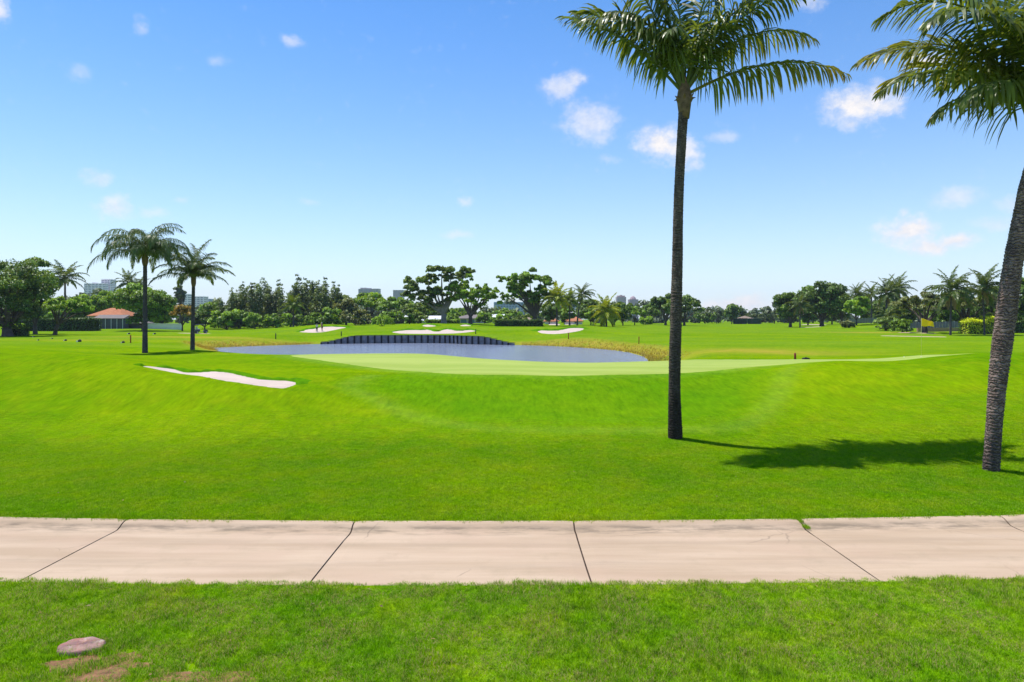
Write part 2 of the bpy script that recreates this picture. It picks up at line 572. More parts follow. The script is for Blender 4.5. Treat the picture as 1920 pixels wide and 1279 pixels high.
m_sand, t = new_mat('bunker_sand')
geo = t.n('ShaderNodeNewGeometry').outputs['Position']
c = t.mix(t.rng(t.noise(geo, 1.2, 5.0, .6), .3, .7), (0.53, 0.405, 0.32), (0.63, 0.495, 0.40))
c = t.mix(t.rng(t.noise(geo, 9.0, 4.0, .6), .5, .8, 0, .5), c, (0.55, 0.43, 0.33))
b = t.n('ShaderNodeBsdfPrincipled', Base_Color=c, Roughness=0.9)
t.set(b, 'Normal', t.n('ShaderNodeBump', Strength=0.6, Distance=0.04, Height=t.noise(geo, 6.0, 5.0, .6)))
finish(t, b)

m_water, t = new_mat('pond_water')
geo = t.n('ShaderNodeNewGeometry').outputs['Position']
w1 = t.noise(t.vmath('MULTIPLY', geo, (1.0, 1.5, 0)), 2.4, 4.0, .6, .3)
w2 = t.noise(t.vmath('MULTIPLY', geo, (1.0, 2.0, 0)), 0.35, 3.0, .5)
b = t.n('ShaderNodeBsdfPrincipled', Base_Color=(0.200, 0.215, 0.265, 1), Roughness=0.16, IOR=1.333)
t.set(b, 'Normal', t.n('ShaderNodeBump', Strength=0.9, Distance=0.2, Height=t.math('ADD', w1, t.math('MULTIPLY', w2, .8))))
finish(t, b)

m_conc, t = new_mat('path_concrete')
geo = t.n('ShaderNodeNewGeometry').outputs['Position']
sx = t.n('ShaderNodeSeparateXYZ', Vector=geo)
bx = sx.outputs[0]
bowv = t.math('ADD', t.math('MULTIPLY', t.math('MULTIPLY', bx, bx), 0.0035), t.math('MULTIPLY', bx, 0.008))
vv = t.math('SUBTRACT', sx.outputs[1], bowv)
streak = t.noise(t.vmath('MULTIPLY', geo, (0.22, 2.6, 1.0)), 1.0, 4.0, .55)
c = t.mix(t.rng(streak, .36, .64), (0.440, 0.315, 0.202), (0.545, 0.402, 0.272))
c = t.mix(t.rng(t.noise(geo, 0.55, 4.0, .6), .48, .72, 0, .6), c, (0.50, 0.345, 0.235))
c = t.mix(t.rng(t.noise(geo, 1.5, 5.0, .7), .54, .76, 0, .5), c, (0.38, 0.285, 0.18))
gut = t.math('MULTIPLY', t.rng(vv, 12.12, 12.40, 0, 1), t.rng(vv, 12.60, 12.50, 0, 1))
gn = t.noise(t.vmath('MULTIPLY', geo, (1.0, 5.0, 1.0)), 1.3, 5.0, .7)
c = t.mix(t.math('MULTIPLY', gut, t.rng(gn, .44, .62, 0, .7)), c, (0.20, 0.155, 0.105))
c = t.mix(t.rng(t.noise(geo, 60.0, 3.0, .6), .60, .78, 0, .5), c, (0.30, 0.24, 0.18))
scuff = t.rng(t.noise(t.vmath('MULTIPLY', geo, (1, 3, 1)), 2.2, 6.0, .75), .66, .74, 0, .7)
c = t.mix(t.math('MULTIPLY', scuff, t.rng(t.noise(geo, .3, 2.0), .5, .6)), c, (0.19, 0.135, 0.095))
vor = t.n('ShaderNodeTexVoronoi', Vector=t.vmath('ADD', geo, t.vmath('MULTIPLY', t.n('ShaderNodeTexNoise', Vector=geo, Scale=3.0).outputs[1], (.25, .25, 0))), Scale=.42)
vor.feature = 'DISTANCE_TO_EDGE'
crack = t.math('MULTIPLY', t.rng(vor.outputs[0], .0, .006, 1, 0), t.rng(t.noise(geo, .45, 3.0), .55, .62))
c = t.mix(t.math('MULTIPLY', crack, .45), c, (0.10, 0.075, 0.055))
tyre = t.math('MAXIMUM', t.rng(t.math('ABSOLUTE', t.math('SUBTRACT', vv, 10.75)), .06, .26, 1, 0), t.rng(t.math('ABSOLUTE', t.math('SUBTRACT', vv, 11.75)), .06, .26, 1, 0))
c = t.mix(t.math('MULTIPLY', tyre, t.rng(t.noise(t.vmath('MULTIPLY', geo, (.5, 4, 1)), 1.0, 4.0, .6), .4, .7, 0, .28)), c, (0.31, 0.235, 0.165))
b = t.n('ShaderNodeBsdfPrincipled', Base_Color=c, Roughness=0.88)
b.inputs['Specular IOR Level'].default_value = 0.2
t.set(b, 'Normal', t.n('ShaderNodeBump', Strength=0.35, Distance=0.01, Height=t.noise(geo, 35.0, 5.0, .65)))
finish(t, b)

m_joint = pmat('joint_dirt', (0.065, 0.04, 0.025), 0.95, .4, 8.0)

# ------------------------------------------------------------------ ground sheet
def catmull(pts, n=8, closed=True):
    P = [np.array(p, float) for p in pts]
    out = []
    N = len(P)
    for i in range(N if closed else N - 1):
        p0, p1, p2, p3 = (P[(i + k) % N] if closed else P[min(max(i + k, 0), N - 1)] for k in (-1, 0, 1, 2))
        for k in range(n):
            s = k / n
            out.append(0.5 * ((2 * p1) + (-p0 + p2) * s + (2 * p0 - 5 * p1 + 4 * p2 - p3) * s * s + (-p0 + 3 * p1 - 3 * p2 + p3) * s ** 3))
    if not closed:
        out.append(P[-1])
    return np.array(out)


# outlines on the ground (photograph pixels cast onto the terrain, then real places)
GREEN_PX = [(545, 668.5), (620, 679), (700, 690.5), (780, 697), (850, 701.5), (960, 703.5), (1150, 703.5), (1280, 700)]
green_poly = [(cast(px, py)) for px, py in GREEN_PX]
green_poly += [((px - 960) / F * D, D) for px, D in ((1400, 34.2), (1480, 34.5), (1580, 35.0), (1660, 35.6), (1760, 34.8), (1900, 34.5), (2000, 36),
                                                      (1990, 41), (1850, 42), (1650, 42.5), (1500, 43), (1400, 43.5), (1300, 43), (1200, 41.8), (1080, 42.2), (960, 44), (880, 46.5), (800, 49), (700, 51), (620, 51), (560, 49.5))]
green_poly = catmull(green_poly, 5)
BUNKER_A = catmull([cast(px, py) for px, py in ((262, 687), (300, 694), (345, 702), (400, 711), (460, 721), (505, 727), (528, 729), (548, 726), (559, 720), (552, 715.5), (520, 714.5), (488, 712), (470, 708.5), (445, 702.5), (425, 699), (405, 697.5), (380, 699), (352, 699.5), (330, 694), (300, 689.5), (275, 687))], 5)
SOIL = [((px - 960) / F * D, D, r) for px, D, r in ((140, 7.66, .42), (205, 7.66, .46), (252, 7.86, .2), (330, 7.36, .4), (430, 7.3, .4), (180, 7.34, .45))]

ys = np.concatenate([[-30, -12, -4, 0, 2.5, 4.5], np.arange(6.0, 9.8, .3), [9.92, 9.98, 10.6, 11.4, 12.2, 12.60, 12.735, 12.95], np.arange(13.25, 58, .33), np.arange(58, 150, .7),
                     150 * (1.035 ** np.arange(0, 60)), [1400, 1700, 2100, 2600]])
xs_pos = np.concatenate([np.arange(0, 34, .42), 34 + np.cumsum(.45 * 1.055 ** np.arange(0, 82)), [900, 1300, 1900, 2600]])
xs = np.concatenate([-xs_pos[:0:-1], xs_pos])
gx, gv = np.meshgrid(xs, ys)
gy = gv + bow(gx) * (1 - sstep(18, 30, gv)) * sstep(-4, 6, gv)
gz = height(gx, gy)
dA = poly_sd(BUNKER_A, gx.ravel(), gy.ravel()).reshape(gx.shape)
nyy, nxx = gx.shape
verts = np.stack([gx.ravel(), gy.ravel(), gz.ravel()], 1)
ii = (np.arange(nyy - 1)[:, None] * nxx + np.arange(nxx - 1)[None, :]).ravel()
faces = np.stack([ii, ii + 1, ii + nxx + 1, ii + nxx], 1)
me = bpy.data.meshes.new('ground')
me.vertices.add(len(verts))
me.vertices.foreach_set('co', verts.ravel())
me.loops.add(len(faces) * 4)
me.loops.foreach_set('vertex_index', faces.ravel())
me.polygons.add(len(faces))
me.polygons.foreach_set('loop_start', np.arange(0, len(faces) * 4, 4))
me.polygons.foreach_set('loop_total', np.full(len(faces), 4))
me.polygons.foreach_set('use_smooth', np.ones(len(faces), bool))
me.update()
x, y = verts[:, 0], verts[:, 1]
sdp = poly_sd(_pb, x, y)
wallx = sstep(-35, -31, x) * (1 - sstep(-2, 2.5, x)) * (y > 100)
straw = .9 * (1 - sstep(1.5, 5.5, sdp)) * (1 - wallx) * (y > 70)
straw = np.maximum(straw, .85 * np.exp(-(((x - 22) / 9) ** 2 + ((y - 63) / 7) ** 2)))
straw = np.maximum(straw, .75 * np.exp(-(((x + 52) / 16) ** 2 + ((y - 112) / 5) ** 2)))
straw = np.maximum(straw, .55 * np.exp(-(((x + 58) / 9) ** 2 + ((y - 92) / 4) ** 2)))
straw = np.maximum(straw, .9 * np.exp(-(((x - 78) / 9) ** 2 + ((y - 148) / 4) ** 2)))
straw = np.maximum(straw, .8 * np.exp(-(((x + 29.5) / 3.5) ** 2 + ((y - 79) / 3) ** 2)))
RING = np.array([((px_ - 960) / F * D_, D_) for px_, D_ in ((640, 29), (690, 26.6), (760, 24.2), (860, 22.9), (960, 22.4), (1265, 22.3), (1400, 22.5), (1450, 23.5), (1475, 26), (1490, 30), (1495, 34), (1250, 34), (960, 33), (740, 35))])
RING = catmull(RING, 4)


def turf_zones(x_, y_):
    dG_ = poly_sd(green_poly, x_, y_)
    ring_ = poly_sd(RING, x_, y_)
    ap = .6 * (1 - sstep(.2, 1.6, dG_))
    ap = np.maximum(ap, .36 * (1 - sstep(.1, .8, np.abs(ring_ + .4))) * (y_ < 33))
    return ap, .6 * sstep(.3, 2.2, -ring_) * (dG_ > 0)


apron, lush = turf_zones(x, y)
soil = np.zeros(len(x))
for sx_, sy_, r_ in SOIL:
    soil = np.maximum(soil, np.exp(-(((x - sx_) / r_) ** 2 + ((y - sy_) / (r_ * .5)) ** 2)))
zone = np.stack([straw, apron, soil * 0, lush], 1).astype(np.float32)
ca = me.color_attributes.new('zone', 'FLOAT_COLOR', 'POINT')
ca.data.foreach_set('color', zone.ravel())
me.materials.append(m_ground)
ground = link(bpy.data.objects.new('ground', me))
tag(ground, 'mown golf course turf rolling over mounds to the horizon', 'ground', kind='structure')


def drape(name, poly, mat, step, lift, dip=0.0, dipw=.8, edge_jit=0.0, zfun=None):
    """a sheet of its own lying on the ground inside an outline"""
    poly = np.asarray(poly, float)
    if edge_jit:
        poly = poly + rng.normal(0, edge_jit, poly.shape)
    lo, hi = poly.min(0), poly.max(0)
    gx_, gy_ = np.meshgrid(np.arange(lo[0], hi[0], step), np.arange(lo[1], hi[1], step))
    gx_, gy_ = gx_.ravel(), gy_.ravel()
    keep = poly_sd(poly, gx_, gy_) < -step * .35
    pts = [Vector(p) for p in poly] + [Vector((a, b_)) for a, b_ in zip(gx_[keep], gy_[keep])]
    n = len(poly)
    ov, oe, of, *_ = delaunay_2d_cdt(pts, [(i, (i + 1) % n) for i in range(n)], [], 1, 1e-5)
    P = np.array([tuple(p) for p in ov])
    z = height(P[:, 0], P[:, 1]) + np.where(poly_sd(poly, P[:, 0], P[:, 1]) > -step * .3, -.012, lift)
    if dip:
        z = z + dip * sstep(0, dipw, -poly_sd(poly, P[:, 0], P[:, 1]))
    return mesh_obj(name, np.column_stack([P, z]), of, mat, None, True)


green = tag(drape('putting_green', green_poly, m_green, .4, .03), 'pale close-cut putting green in front of the pond', 'putting green', kind='structure')

# pond
lo, hi = _pb.min(0) - 2, _pb.max(0) + 3
water = mesh_obj('pond_water', [(lo[0], lo[1], WATER_Z), (hi[0], lo[1], WATER_Z), (hi[0], hi[1], WATER_Z), (lo[0], hi[1], WATER_Z)], [(0, 1, 2, 3)], m_water)
tag(water, 'rippled blue grey pond behind the putting green', 'water', kind='structure')

# bunkers
def px_bunker(pts, d):
    return catmull([cast(px, py, *d) for px, py in pts], 5)


def add_lip(o, poly, h, wd):
    """turf lip standing over the far edge of a bunker"""
    P = np.asarray(poly)
    n_ = len(P)
    area = sum(P[i - 1][0] * P[i][1] - P[i][0] * P[i - 1][1] for i in range(n_))
    V, Fc = [], []
    for i in range(n_):
        d_ = P[(i + 1) % n_] - P[i - 1]
        nn_ = np.array([d_[1], -d_[0]]) / (np.linalg.norm(d_) + 1e-9) * (1 if area > 0 else -1)
        k = float(sstep(-.1, .55, np.array(nn_[1]))) * (1 + .25 * math.sin(i * 1.3))
        for off, up in ((-.25 * wd, -.03), (-.12 * wd, .75 * h * k), (.05 * wd, h * k), (.5 * wd, .55 * h * k), (1.0 * wd, -.03)):
            p_ = P[i] + nn_ * off * max(k, .05)
            V.append((p_[0], p_[1], hz(p_[0], p_[1]) + (up if k > .02 else -.05)))
    for i in range(n_):
        j_ = (i + 1) % n_
        for k in range(4):
            Fc.append((i * 5 + k, j_ * 5 + k, j_ * 5 + k + 1, i * 5 + k + 1))
    mesh_obj('turf_lip', V, Fc, m_ground, o, True)


bk = drape('sand_bunker', BUNKER_A, m_sand, .25, .03, 0.0)
add_lip(bk, BUNKER_A, .13, .7)
tag(bk, 'near sand bunker curving behind the grassy mound before the green', 'bunker', 'sand bunkers')
FAR_BUNKERS = [
    ([(560, 622.5), (575, 623.8), (600, 623.6), (625, 619.5), (650, 614.2), (630, 613), (605, 613.5), (590, 616.5), (572, 618.8), (570, 620.8)], 'far sand bunker in which two golfers stand'),
    ([(735, 622.5), (745, 625), (770, 626), (810, 626), (850, 625.4), (880, 623), (893, 620.5), (878, 619), (860, 620.8), (845, 618), (832, 618.4), (818, 622.0), (803, 618.2), (790, 619.3), (760, 619.5)], 'long wavy-edged sand bunker directly above the dark bulkhead'),
    ([(1007, 621), (1015, 625), (1040, 626.5), (1065, 624.5), (1090, 620), (1095, 616.2), (1075, 615.2), (1055, 617.8), (1040, 620.4), (1022, 620)], 'kidney shaped sand bunker above the straw bank on the pond\'s right'),
    ([(791, 611.2), (800, 612.8), (812, 612.4), (818, 611.0), (806, 609.2), (796, 609.0)], 'small sand bunker on the mound left of the wide open-branched tree'),
    ([(862, 611.0), (872, 611.8), (884, 611.0), (876, 609.2), (868, 609.0)], 'tiny sand bunker on the low mound before the white house'),
    ([(1028, 608.6), (1040, 609.4), (1051, 608.6), (1046, 606.8), (1034, 607.0)], 'small sand bunker under the yellow feather palm'),
    ([(1057, 608.2), (1070, 608.8), (1086, 607.6), (1078, 606.4), (1064, 606.8)], 'small sand bunker between the slim palm trunks'),
]
for pts, lab in FAR_BUNKERS:
    d = (100, 330)
    bp = px_bunker(pts, d)
    o = drape('sand_bunker', bp, m_sand, 1.0, .07)
    add_lip(o, bp, .32, 1.8)
    tag(o, lab, 'bunker', 'sand bunkers')

for px, D, rx, ry, lab in ((1522, 205, 2.6, 4.5, 'small sand bunker in the shade of the right tree clump'),
                           (1527, 262, 3.6, 8.0, 'distant pale sand bunker seen between trunks of the right tree clump')):
    c0 = spot(px, D)
    o = drape('sand_bunker', [(c0.x + rx * math.cos(a) * (1 + .2 * math.sin(3 * a)), c0.y + ry * math.sin(a)) for a in np.linspace(0, 6.28, 26)[:-1]], m_sand, 1.0, .08)
    tag(o, lab, 'bunker', 'sand bunkers')

# ------------------------------------------------------------------ cart path: slabs with a rolled kerb
path = bpy.data.objects.new('cart_path', None)
link(path)
tag(path, 'beige concrete cart path with rolled kerb crossing the foreground', 'path', kind='structure')
JOINTS = [-19.8, -15.6, -11.4, -7.25, -2.93, 1.15, 5.40, 9.35, 13.5, 17.7]
GAP = 0.014


def joint_x(j, v, seed):
    q = random.Random(seed)
    return JOINTS[j] + 0.05 * (12.5 - v) * q.uniform(-.6, .6)


SLAB_PROFILE = [(9.93, -0.12), (9.935, 0.022), (9.96, 0.03), (10.5, 0.031), (11.2, 0.032), (12.0, 0.030), (12.30, 0.031)]
KERB_PROFILE = [(12.30, 0.031), (12.40, 0.036), (12.48, 0.062), (12.54, 0.095), (12.60, 0.118), (12.66, 0.129), (12.74, 0.131), (12.755, 0.12), (12.76, -0.12)]


def strip(profile, j):
    nx = 22
    vs_, fs_ = [], []
    q = random.Random(j * 31)
    wob_ = [q.gauss(0, .004) for _ in range(nx)]
    for k in range(nx):
        s = k / (nx - 1)
        for i, (v, z) in enumerate(profile):
            xa = joint_x(j, v, j) + GAP + .006 * math.sin(v * 9 + j)
            xb = joint_x(j + 1, v, j + 1) - GAP + .006 * math.sin(v * 9 + j + 1)
            x_ = xa + (xb - xa) * s
            vw = v + (wob_[k] * 1.6 if i in (0, 1, 2) and v < 10 else 0) + (wob_[k] if v > 12.7 else 0)
            vs_.append((x_, vw + float(bow(x_)), z - (0.012 if k in (0, nx - 1) and z > 0 else 0)))
    m = len(profile)
    for k in range(nx - 1):
        for i in range(m - 1):
            a = k * m + i
            fs_.append((a, a + m, a + m + 1, a + 1))
    fs_.append(tuple(range(m)))
    fs_.append(tuple((nx - 1) * m + i for i in range(m - 1, -1, -1)))
    return vs_, fs_


for j in range(len(JOINTS) - 1):
    slab = mesh_obj('slab', *strip(SLAB_PROFILE, j), m_conc, path)
    kerb = mesh_obj('kerb', *strip(KERB_PROFILE, j), m_conc, slab)
    mb = MB()
    prof = SLAB_PROFILE[2:] + KERB_PROFILE[1:-1]
    for (v0, z0), (v1, z1) in zip(prof[:-1], prof[1:]):
        c0 = joint_x(j, v0, j)
        c1 = joint_x(j, v1, j)
        mb.add([(c0 - .05, v0 + float(bow(c0)), z0 - .03), (c0 + .05, v0 + float(bow(c0)), z0 - .03), (c1 + .05, v1 + float(bow(c1)), z1 - .03), (c1 - .05, v1 + float(bow(c1)), z1 - .03)], [(0, 1, 2, 3)])
    mb.build('joint_filler', m_joint, path)

# ------------------------------------------------------------------ grass blades near the camera (scattered tufts)
def blade_patch(name, n, size, h, wd, seed):
    q = np.random.default_rng(seed)
    bx_ = q.uniform(-size / 2, size / 2, (n, 2))
    a = q.uniform(0, 2 * math.pi, n)
    hh = h * q.uniform(.45, 1.15, n)
    lean = q.uniform(.15, 1.1, n) * hh
    la = q.uniform(0, 2 * math.pi, n)
    wx, wy = np.cos(a) * wd / 2, np.sin(a) * wd / 2
    tx, ty = bx_[:, 0] + np.cos(la) * lean, bx_[:, 1] + np.sin(la) * lean
    mx_, my_ = bx_[:, 0] + np.cos(la) * lean * .35, bx_[:, 1] + np.sin(la) * lean * .35
    z0 = np.full(n, -.01)
    V = np.stack([np.stack([bx_[:, 0] - wx, bx_[:, 1] - wy, z0], 1), np.stack([bx_[:, 0] + wx, bx_[:, 1] + wy, z0], 1),
                  np.stack([mx_ + wx * .9, my_ + wy * .9, hh * .6], 1), np.stack([mx_ - wx * .9, my_ - wy * .9, hh * .6], 1), np.stack([tx, ty, hh], 1)], 1).reshape(-1, 3)
    fs_ = []
    for i in range(n):
        k = i * 5
        fs_.append((k, k + 1, k + 2, k + 3))
        fs_.append((k + 3, k + 2, k + 4))
    m_ = bpy.data.meshes.new(name)
    m_.from_pydata(V.tolist(), [], fs_)
    tint = np.repeat(q.uniform(0, 1, n), 5).astype(np.float32)
    att = m_.attributes.new('tint', 'FLOAT', 'POINT')
    att.data.foreach_set('value', tint)
    m_.materials.append(m_blade)
    return bpy.data.objects.new(name, m_)


def scatter(name, P, rot, scl, idx, protos, label, cat, extra=None):
    coll = bpy.data.collections.new(name + '_tufts')
    for p_ in protos:
        coll.objects.link(p_)
    m_ = bpy.data.meshes.new(name)
    m_.vertices.add(len(P))
    m_.vertices.foreach_set('co', np.asarray(P, np.float32).ravel())
    for nm, ty_, dat, key in (('rot', 'FLOAT_VECTOR', rot, 'vector'), ('scl', 'FLOAT_VECTOR', scl, 'vector')):
        a_ = m_.attributes.new(nm, ty_, 'POINT')
        a_.data.foreach_set(key, np.asarray(dat, np.float32).ravel())
    a_ = m_.attributes.new('idx', 'INT', 'POINT')
    a_.data.foreach_set('value', np.asarray(idx, np.int32))
    for nm, dat in (extra or {}).items():
        a_ = m_.attributes.new(nm, 'FLOAT', 'POINT')
        a_.data.foreach_set('value', np.asarray(dat, np.float32))
    m_.materials.append(m_blade)
    o = link(bpy.data.objects.new(name, m_))
    ng = bpy.data.node_groups.new(name + '_scatter', 'GeometryNodeTree')
    ng.interface.new_socket('Geometry', in_out='INPUT', socket_type='NodeSocketGeometry')
    ng.interface.new_socket('Geometry', in_out='OUTPUT', socket_type='NodeSocketGeometry')
    N = ng.nodes
    gi, go = N.new('NodeGroupInput'), N.new('NodeGroupOutput')
    ip = N.new('GeometryNodeInstanceOnPoints')
    ci = N.new('GeometryNodeCollectionInfo')
    ci.inputs['Collection'].default_value = coll
    ci.inputs['Separate Children'].default_value = True
    ci.inputs['Reset Children'].default_value = True

    def named(nm, ty_):
        a = N.new('GeometryNodeInputNamedAttribute')
        a.data_type = ty_
        a.inputs['Name'].default_value = nm
        return a.outputs[0]
    L = ng.links.new
    L(gi.outputs[0], ip.inputs['Points'])
    L(ci.outputs[0], ip.inputs['Instance'])
    ip.inputs['Pick Instance'].default_value = True
    L(named('idx', 'INT'), ip.inputs['Instance Index'])
    L(named('rot', 'FLOAT_VECTOR'), ip.inputs['Rotation'])
    L(named('scl', 'FLOAT_VECTOR'), ip.inputs['Scale'])
    L(ip.outputs[0], go.inputs[0])
    md = o.modifiers.new('scatter', 'NODES')
    md.node_group = ng
    return tag(o, label, cat, kind='stuff')


def grass_field(name, v0, v1, step, protos, hscale, label, reject=None, fade=None, jit=.22):
    P, RT, SC, ID = [], [], [], []
    half = 0.80 * v1 + 2
    gx_, gv_ = np.meshgrid(np.arange(-half, half, step), np.arange(v0, v1, step))
    gx_, gv_ = gx_.ravel(), gv_.ravel()
    gx_ = gx_ + rng.uniform(-.5, .5, gx_.shape) * step
    gv_ = np.clip(gv_ + rng.uniform(-.5, .5, gx_.shape) * step, v0, v1)
    yy = gv_ + bow(gx_) * (1 - sstep(18, 30, gv_))
    keep = np.abs(gx_) < 0.79 * yy + .8
    gx_, yy, gv_ = gx_[keep], yy[keep], gv_[keep]
    z = height(gx_, yy)
    n = len(gx_)
    s = hscale * rng.uniform(1 - jit, 1 + jit, n)
    if fade is not None:
        s = s * fade(gx_, yy, gv_)
    ok = s > .12
    if reject is not None:
        ok &= ~reject(gx_, yy)
    rot = np.stack([np.zeros(n), np.zeros(n), rng.uniform(0, 6.283, n)], 1)
    sc = np.stack([np.ones(n), np.ones(n), s], 1)
    ap, lu = turf_zones(gx_, yy)
    return scatter(name, np.stack([gx_, yy, z], 1)[ok], rot[ok], sc[ok], rng.integers(0, len(protos), n)[ok], protos, label, 'grass', {'apron': ap[ok], 'lush': lu[ok]})


def soilness(x_, y_):
    s_ = np.zeros(len(x_))
    for sx_, sy_, r_ in SOIL:
        s_ = np.maximum(s_, np.exp(-(((x_ - sx_) / r_) ** 2 + ((y_ - sy_) / (r_ * .5)) ** 2)))
    return s_


lump = np.random.default_rng(3).uniform(0, 6.28, (6, 3))


def lumpy(x_, y_):
    s_ = np.zeros(len(x_))
    for k, (a_, b_, c_) in enumerate(lump):
        fx, fy = 1.1 * math.cos(a_) * (k + 1), 1.1 * math.sin(a_) * (k + 1)
        s_ += np.sin(fx * x_ + fy * y_ + b_) / (1 + .4 * k)
    return 1 + .22 * s_


m_soil, t = new_mat('bare_soil')
geo = t.n('ShaderNodeNewGeometry').outputs['Position']
c = t.mix(t.rng(t.noise(geo, 9.0, 6.0, .7), .32, .66), (0.10, 0.042, 0.018), (0.40, 0.19, 0.085))
c = t.mix(t.rng(t.noise(geo, 26.0, 5.0, .7), .5, .62, 0, .8), c, (0.16, 0.20, 0.015))
b = t.n('ShaderNodeBsdfPrincipled', Base_Color=c, Roughness=0.95)
t.set(b, 'Normal', t.n('ShaderNodeBump', Strength=0.9, Distance=0.03, Height=t.noise(geo, 22.0, 6.0, .7)))
finish(t, b)
for k, (sx_, sy_, r_) in enumerate(SOIL):
    q_ = np.random.default_rng(300 + k)
    ph_ = q_.uniform(0, 6.28, 4)
    ol = [(sx_ + math.cos(a) * r_ * .95 * (1 + .25 * math.sin(3 * a + ph_[0]) + .15 * math.sin(7 * a + ph_[1])), sy_ + math.sin(a) * r_ * .48 * (1 + .25 * math.sin(4 * a + ph_[2]) + .15 * math.sin(9 * a + ph_[3]))) for a in np.linspace(0, 6.283, 40)[:-1]]
    tag(drape('bare_soil', ol, m_soil, .06, .008 + .003 * k), 'reddish bare soil patch in the foreground grass', 'soil', kind='structure')
near_p = [blade_patch('tuft', 420, .30, .048, .0042, 50 + i) for i in range(7)]
mid_p = [blade_patch('tuft', 260, .36, .034, .0060, 70 + i) for i in range(6)]
edge = lambda x_, y_, v_: lumpy(x_, y_) * (1 - .9 * (soilness(x_, y_) > .3) * (rng.uniform(0, 1, len(x_)) < np.where(y_ > 7.5, .72, .4)))
grass_field('foreground_grass', 6.3, 9.93, .16, near_p, 1.0, 'tufted grass strip in front of the cart path', None, edge)
grass_field('lawn_grass', 12.84, 17.2, .19, mid_p, 1.0, 'short green lawn blades just behind the kerb', None, lambda x_, y_, v_: (1 + .25 * (lumpy(x_, y_) - 1)) * np.where(v_ < 12.95, 1.5, 1.0), .12)
gp = np.array(green_poly)
grass_field('rough_grass', 17.1, 24.5, .19, mid_p, 1.0, 'mown grass blades on the bowl and mounds before the green',
            lambda x_, y_: (poly_sd(gp, x_, y_) < .3) | (poly_sd(BUNKER_A, x_, y_) < .12),
            lambda x_, y_, v_: (1 - .85 * sstep(17.5, 24.5, y_)), .07)

for k, (wx, wvv) in enumerate(((5.40, 12.62), (5.41, 12.50), (5.39, 12.72), (5.43, 12.40))):
    if k == 0:
        weed = tag(link(bpy.data.objects.new('weed_tuft', None)), 'green weeds growing in the kerb joint below the straight palm', 'weed')
        weed.location = (wx, wvv + float(bow(wx)), .06)
    o = link(bpy.data.objects.new('leaf_tuft', near_p[k].data), weed)
    o.location = (wx - 5.40, wvv - 12.62, .05 * (wvv > 12.55))
    o.scale = (.30, .42, 1.1)
# ------------------------------------------------------------------ palms
m_frond = foliage_mat('coconut_frond', (0.098, 0.170, 0.040), trans=.46, var=.45, rough=.38, tip=(0.36, 0.29, 0.07))
m_frond_grey = foliage_mat('queen_frond', (0.085, 0.150, 0.040), trans=.42, var=.45, rough=.42, tip=(0.22, 0.19, 0.09))
m_frond_yellow = foliage_mat('yellow_frond', (0.30, 0.40, 0.014), trans=.45, var=.4, rough=.45, tip=(0.46, 0.36, 0.03))
m_frond_light = foliage_mat('light_frond', (0.16, 0.26, 0.026), trans=.42, var=.4, rough=.45, tip=(0.3, 0.28, 0.08))
m_dead = foliage_mat('dead_frond', (0.30, 0.23, 0.14), trans=.25, var=.3, rough=.7, tip=(0.36, 0.27, 0.14))


def set_tint(me, tint, dry=None):
    a_ = me.attributes.new('tint', 'FLOAT', 'POINT')
    a_.data.foreach_set('value', np.asarray(tint, np.float32))
    if dry is not None:
        a_ = me.attributes.new('dry', 'FLOAT', 'POINT')
        a_.data.foreach_set('value', np.asarray(dry, np.float32))


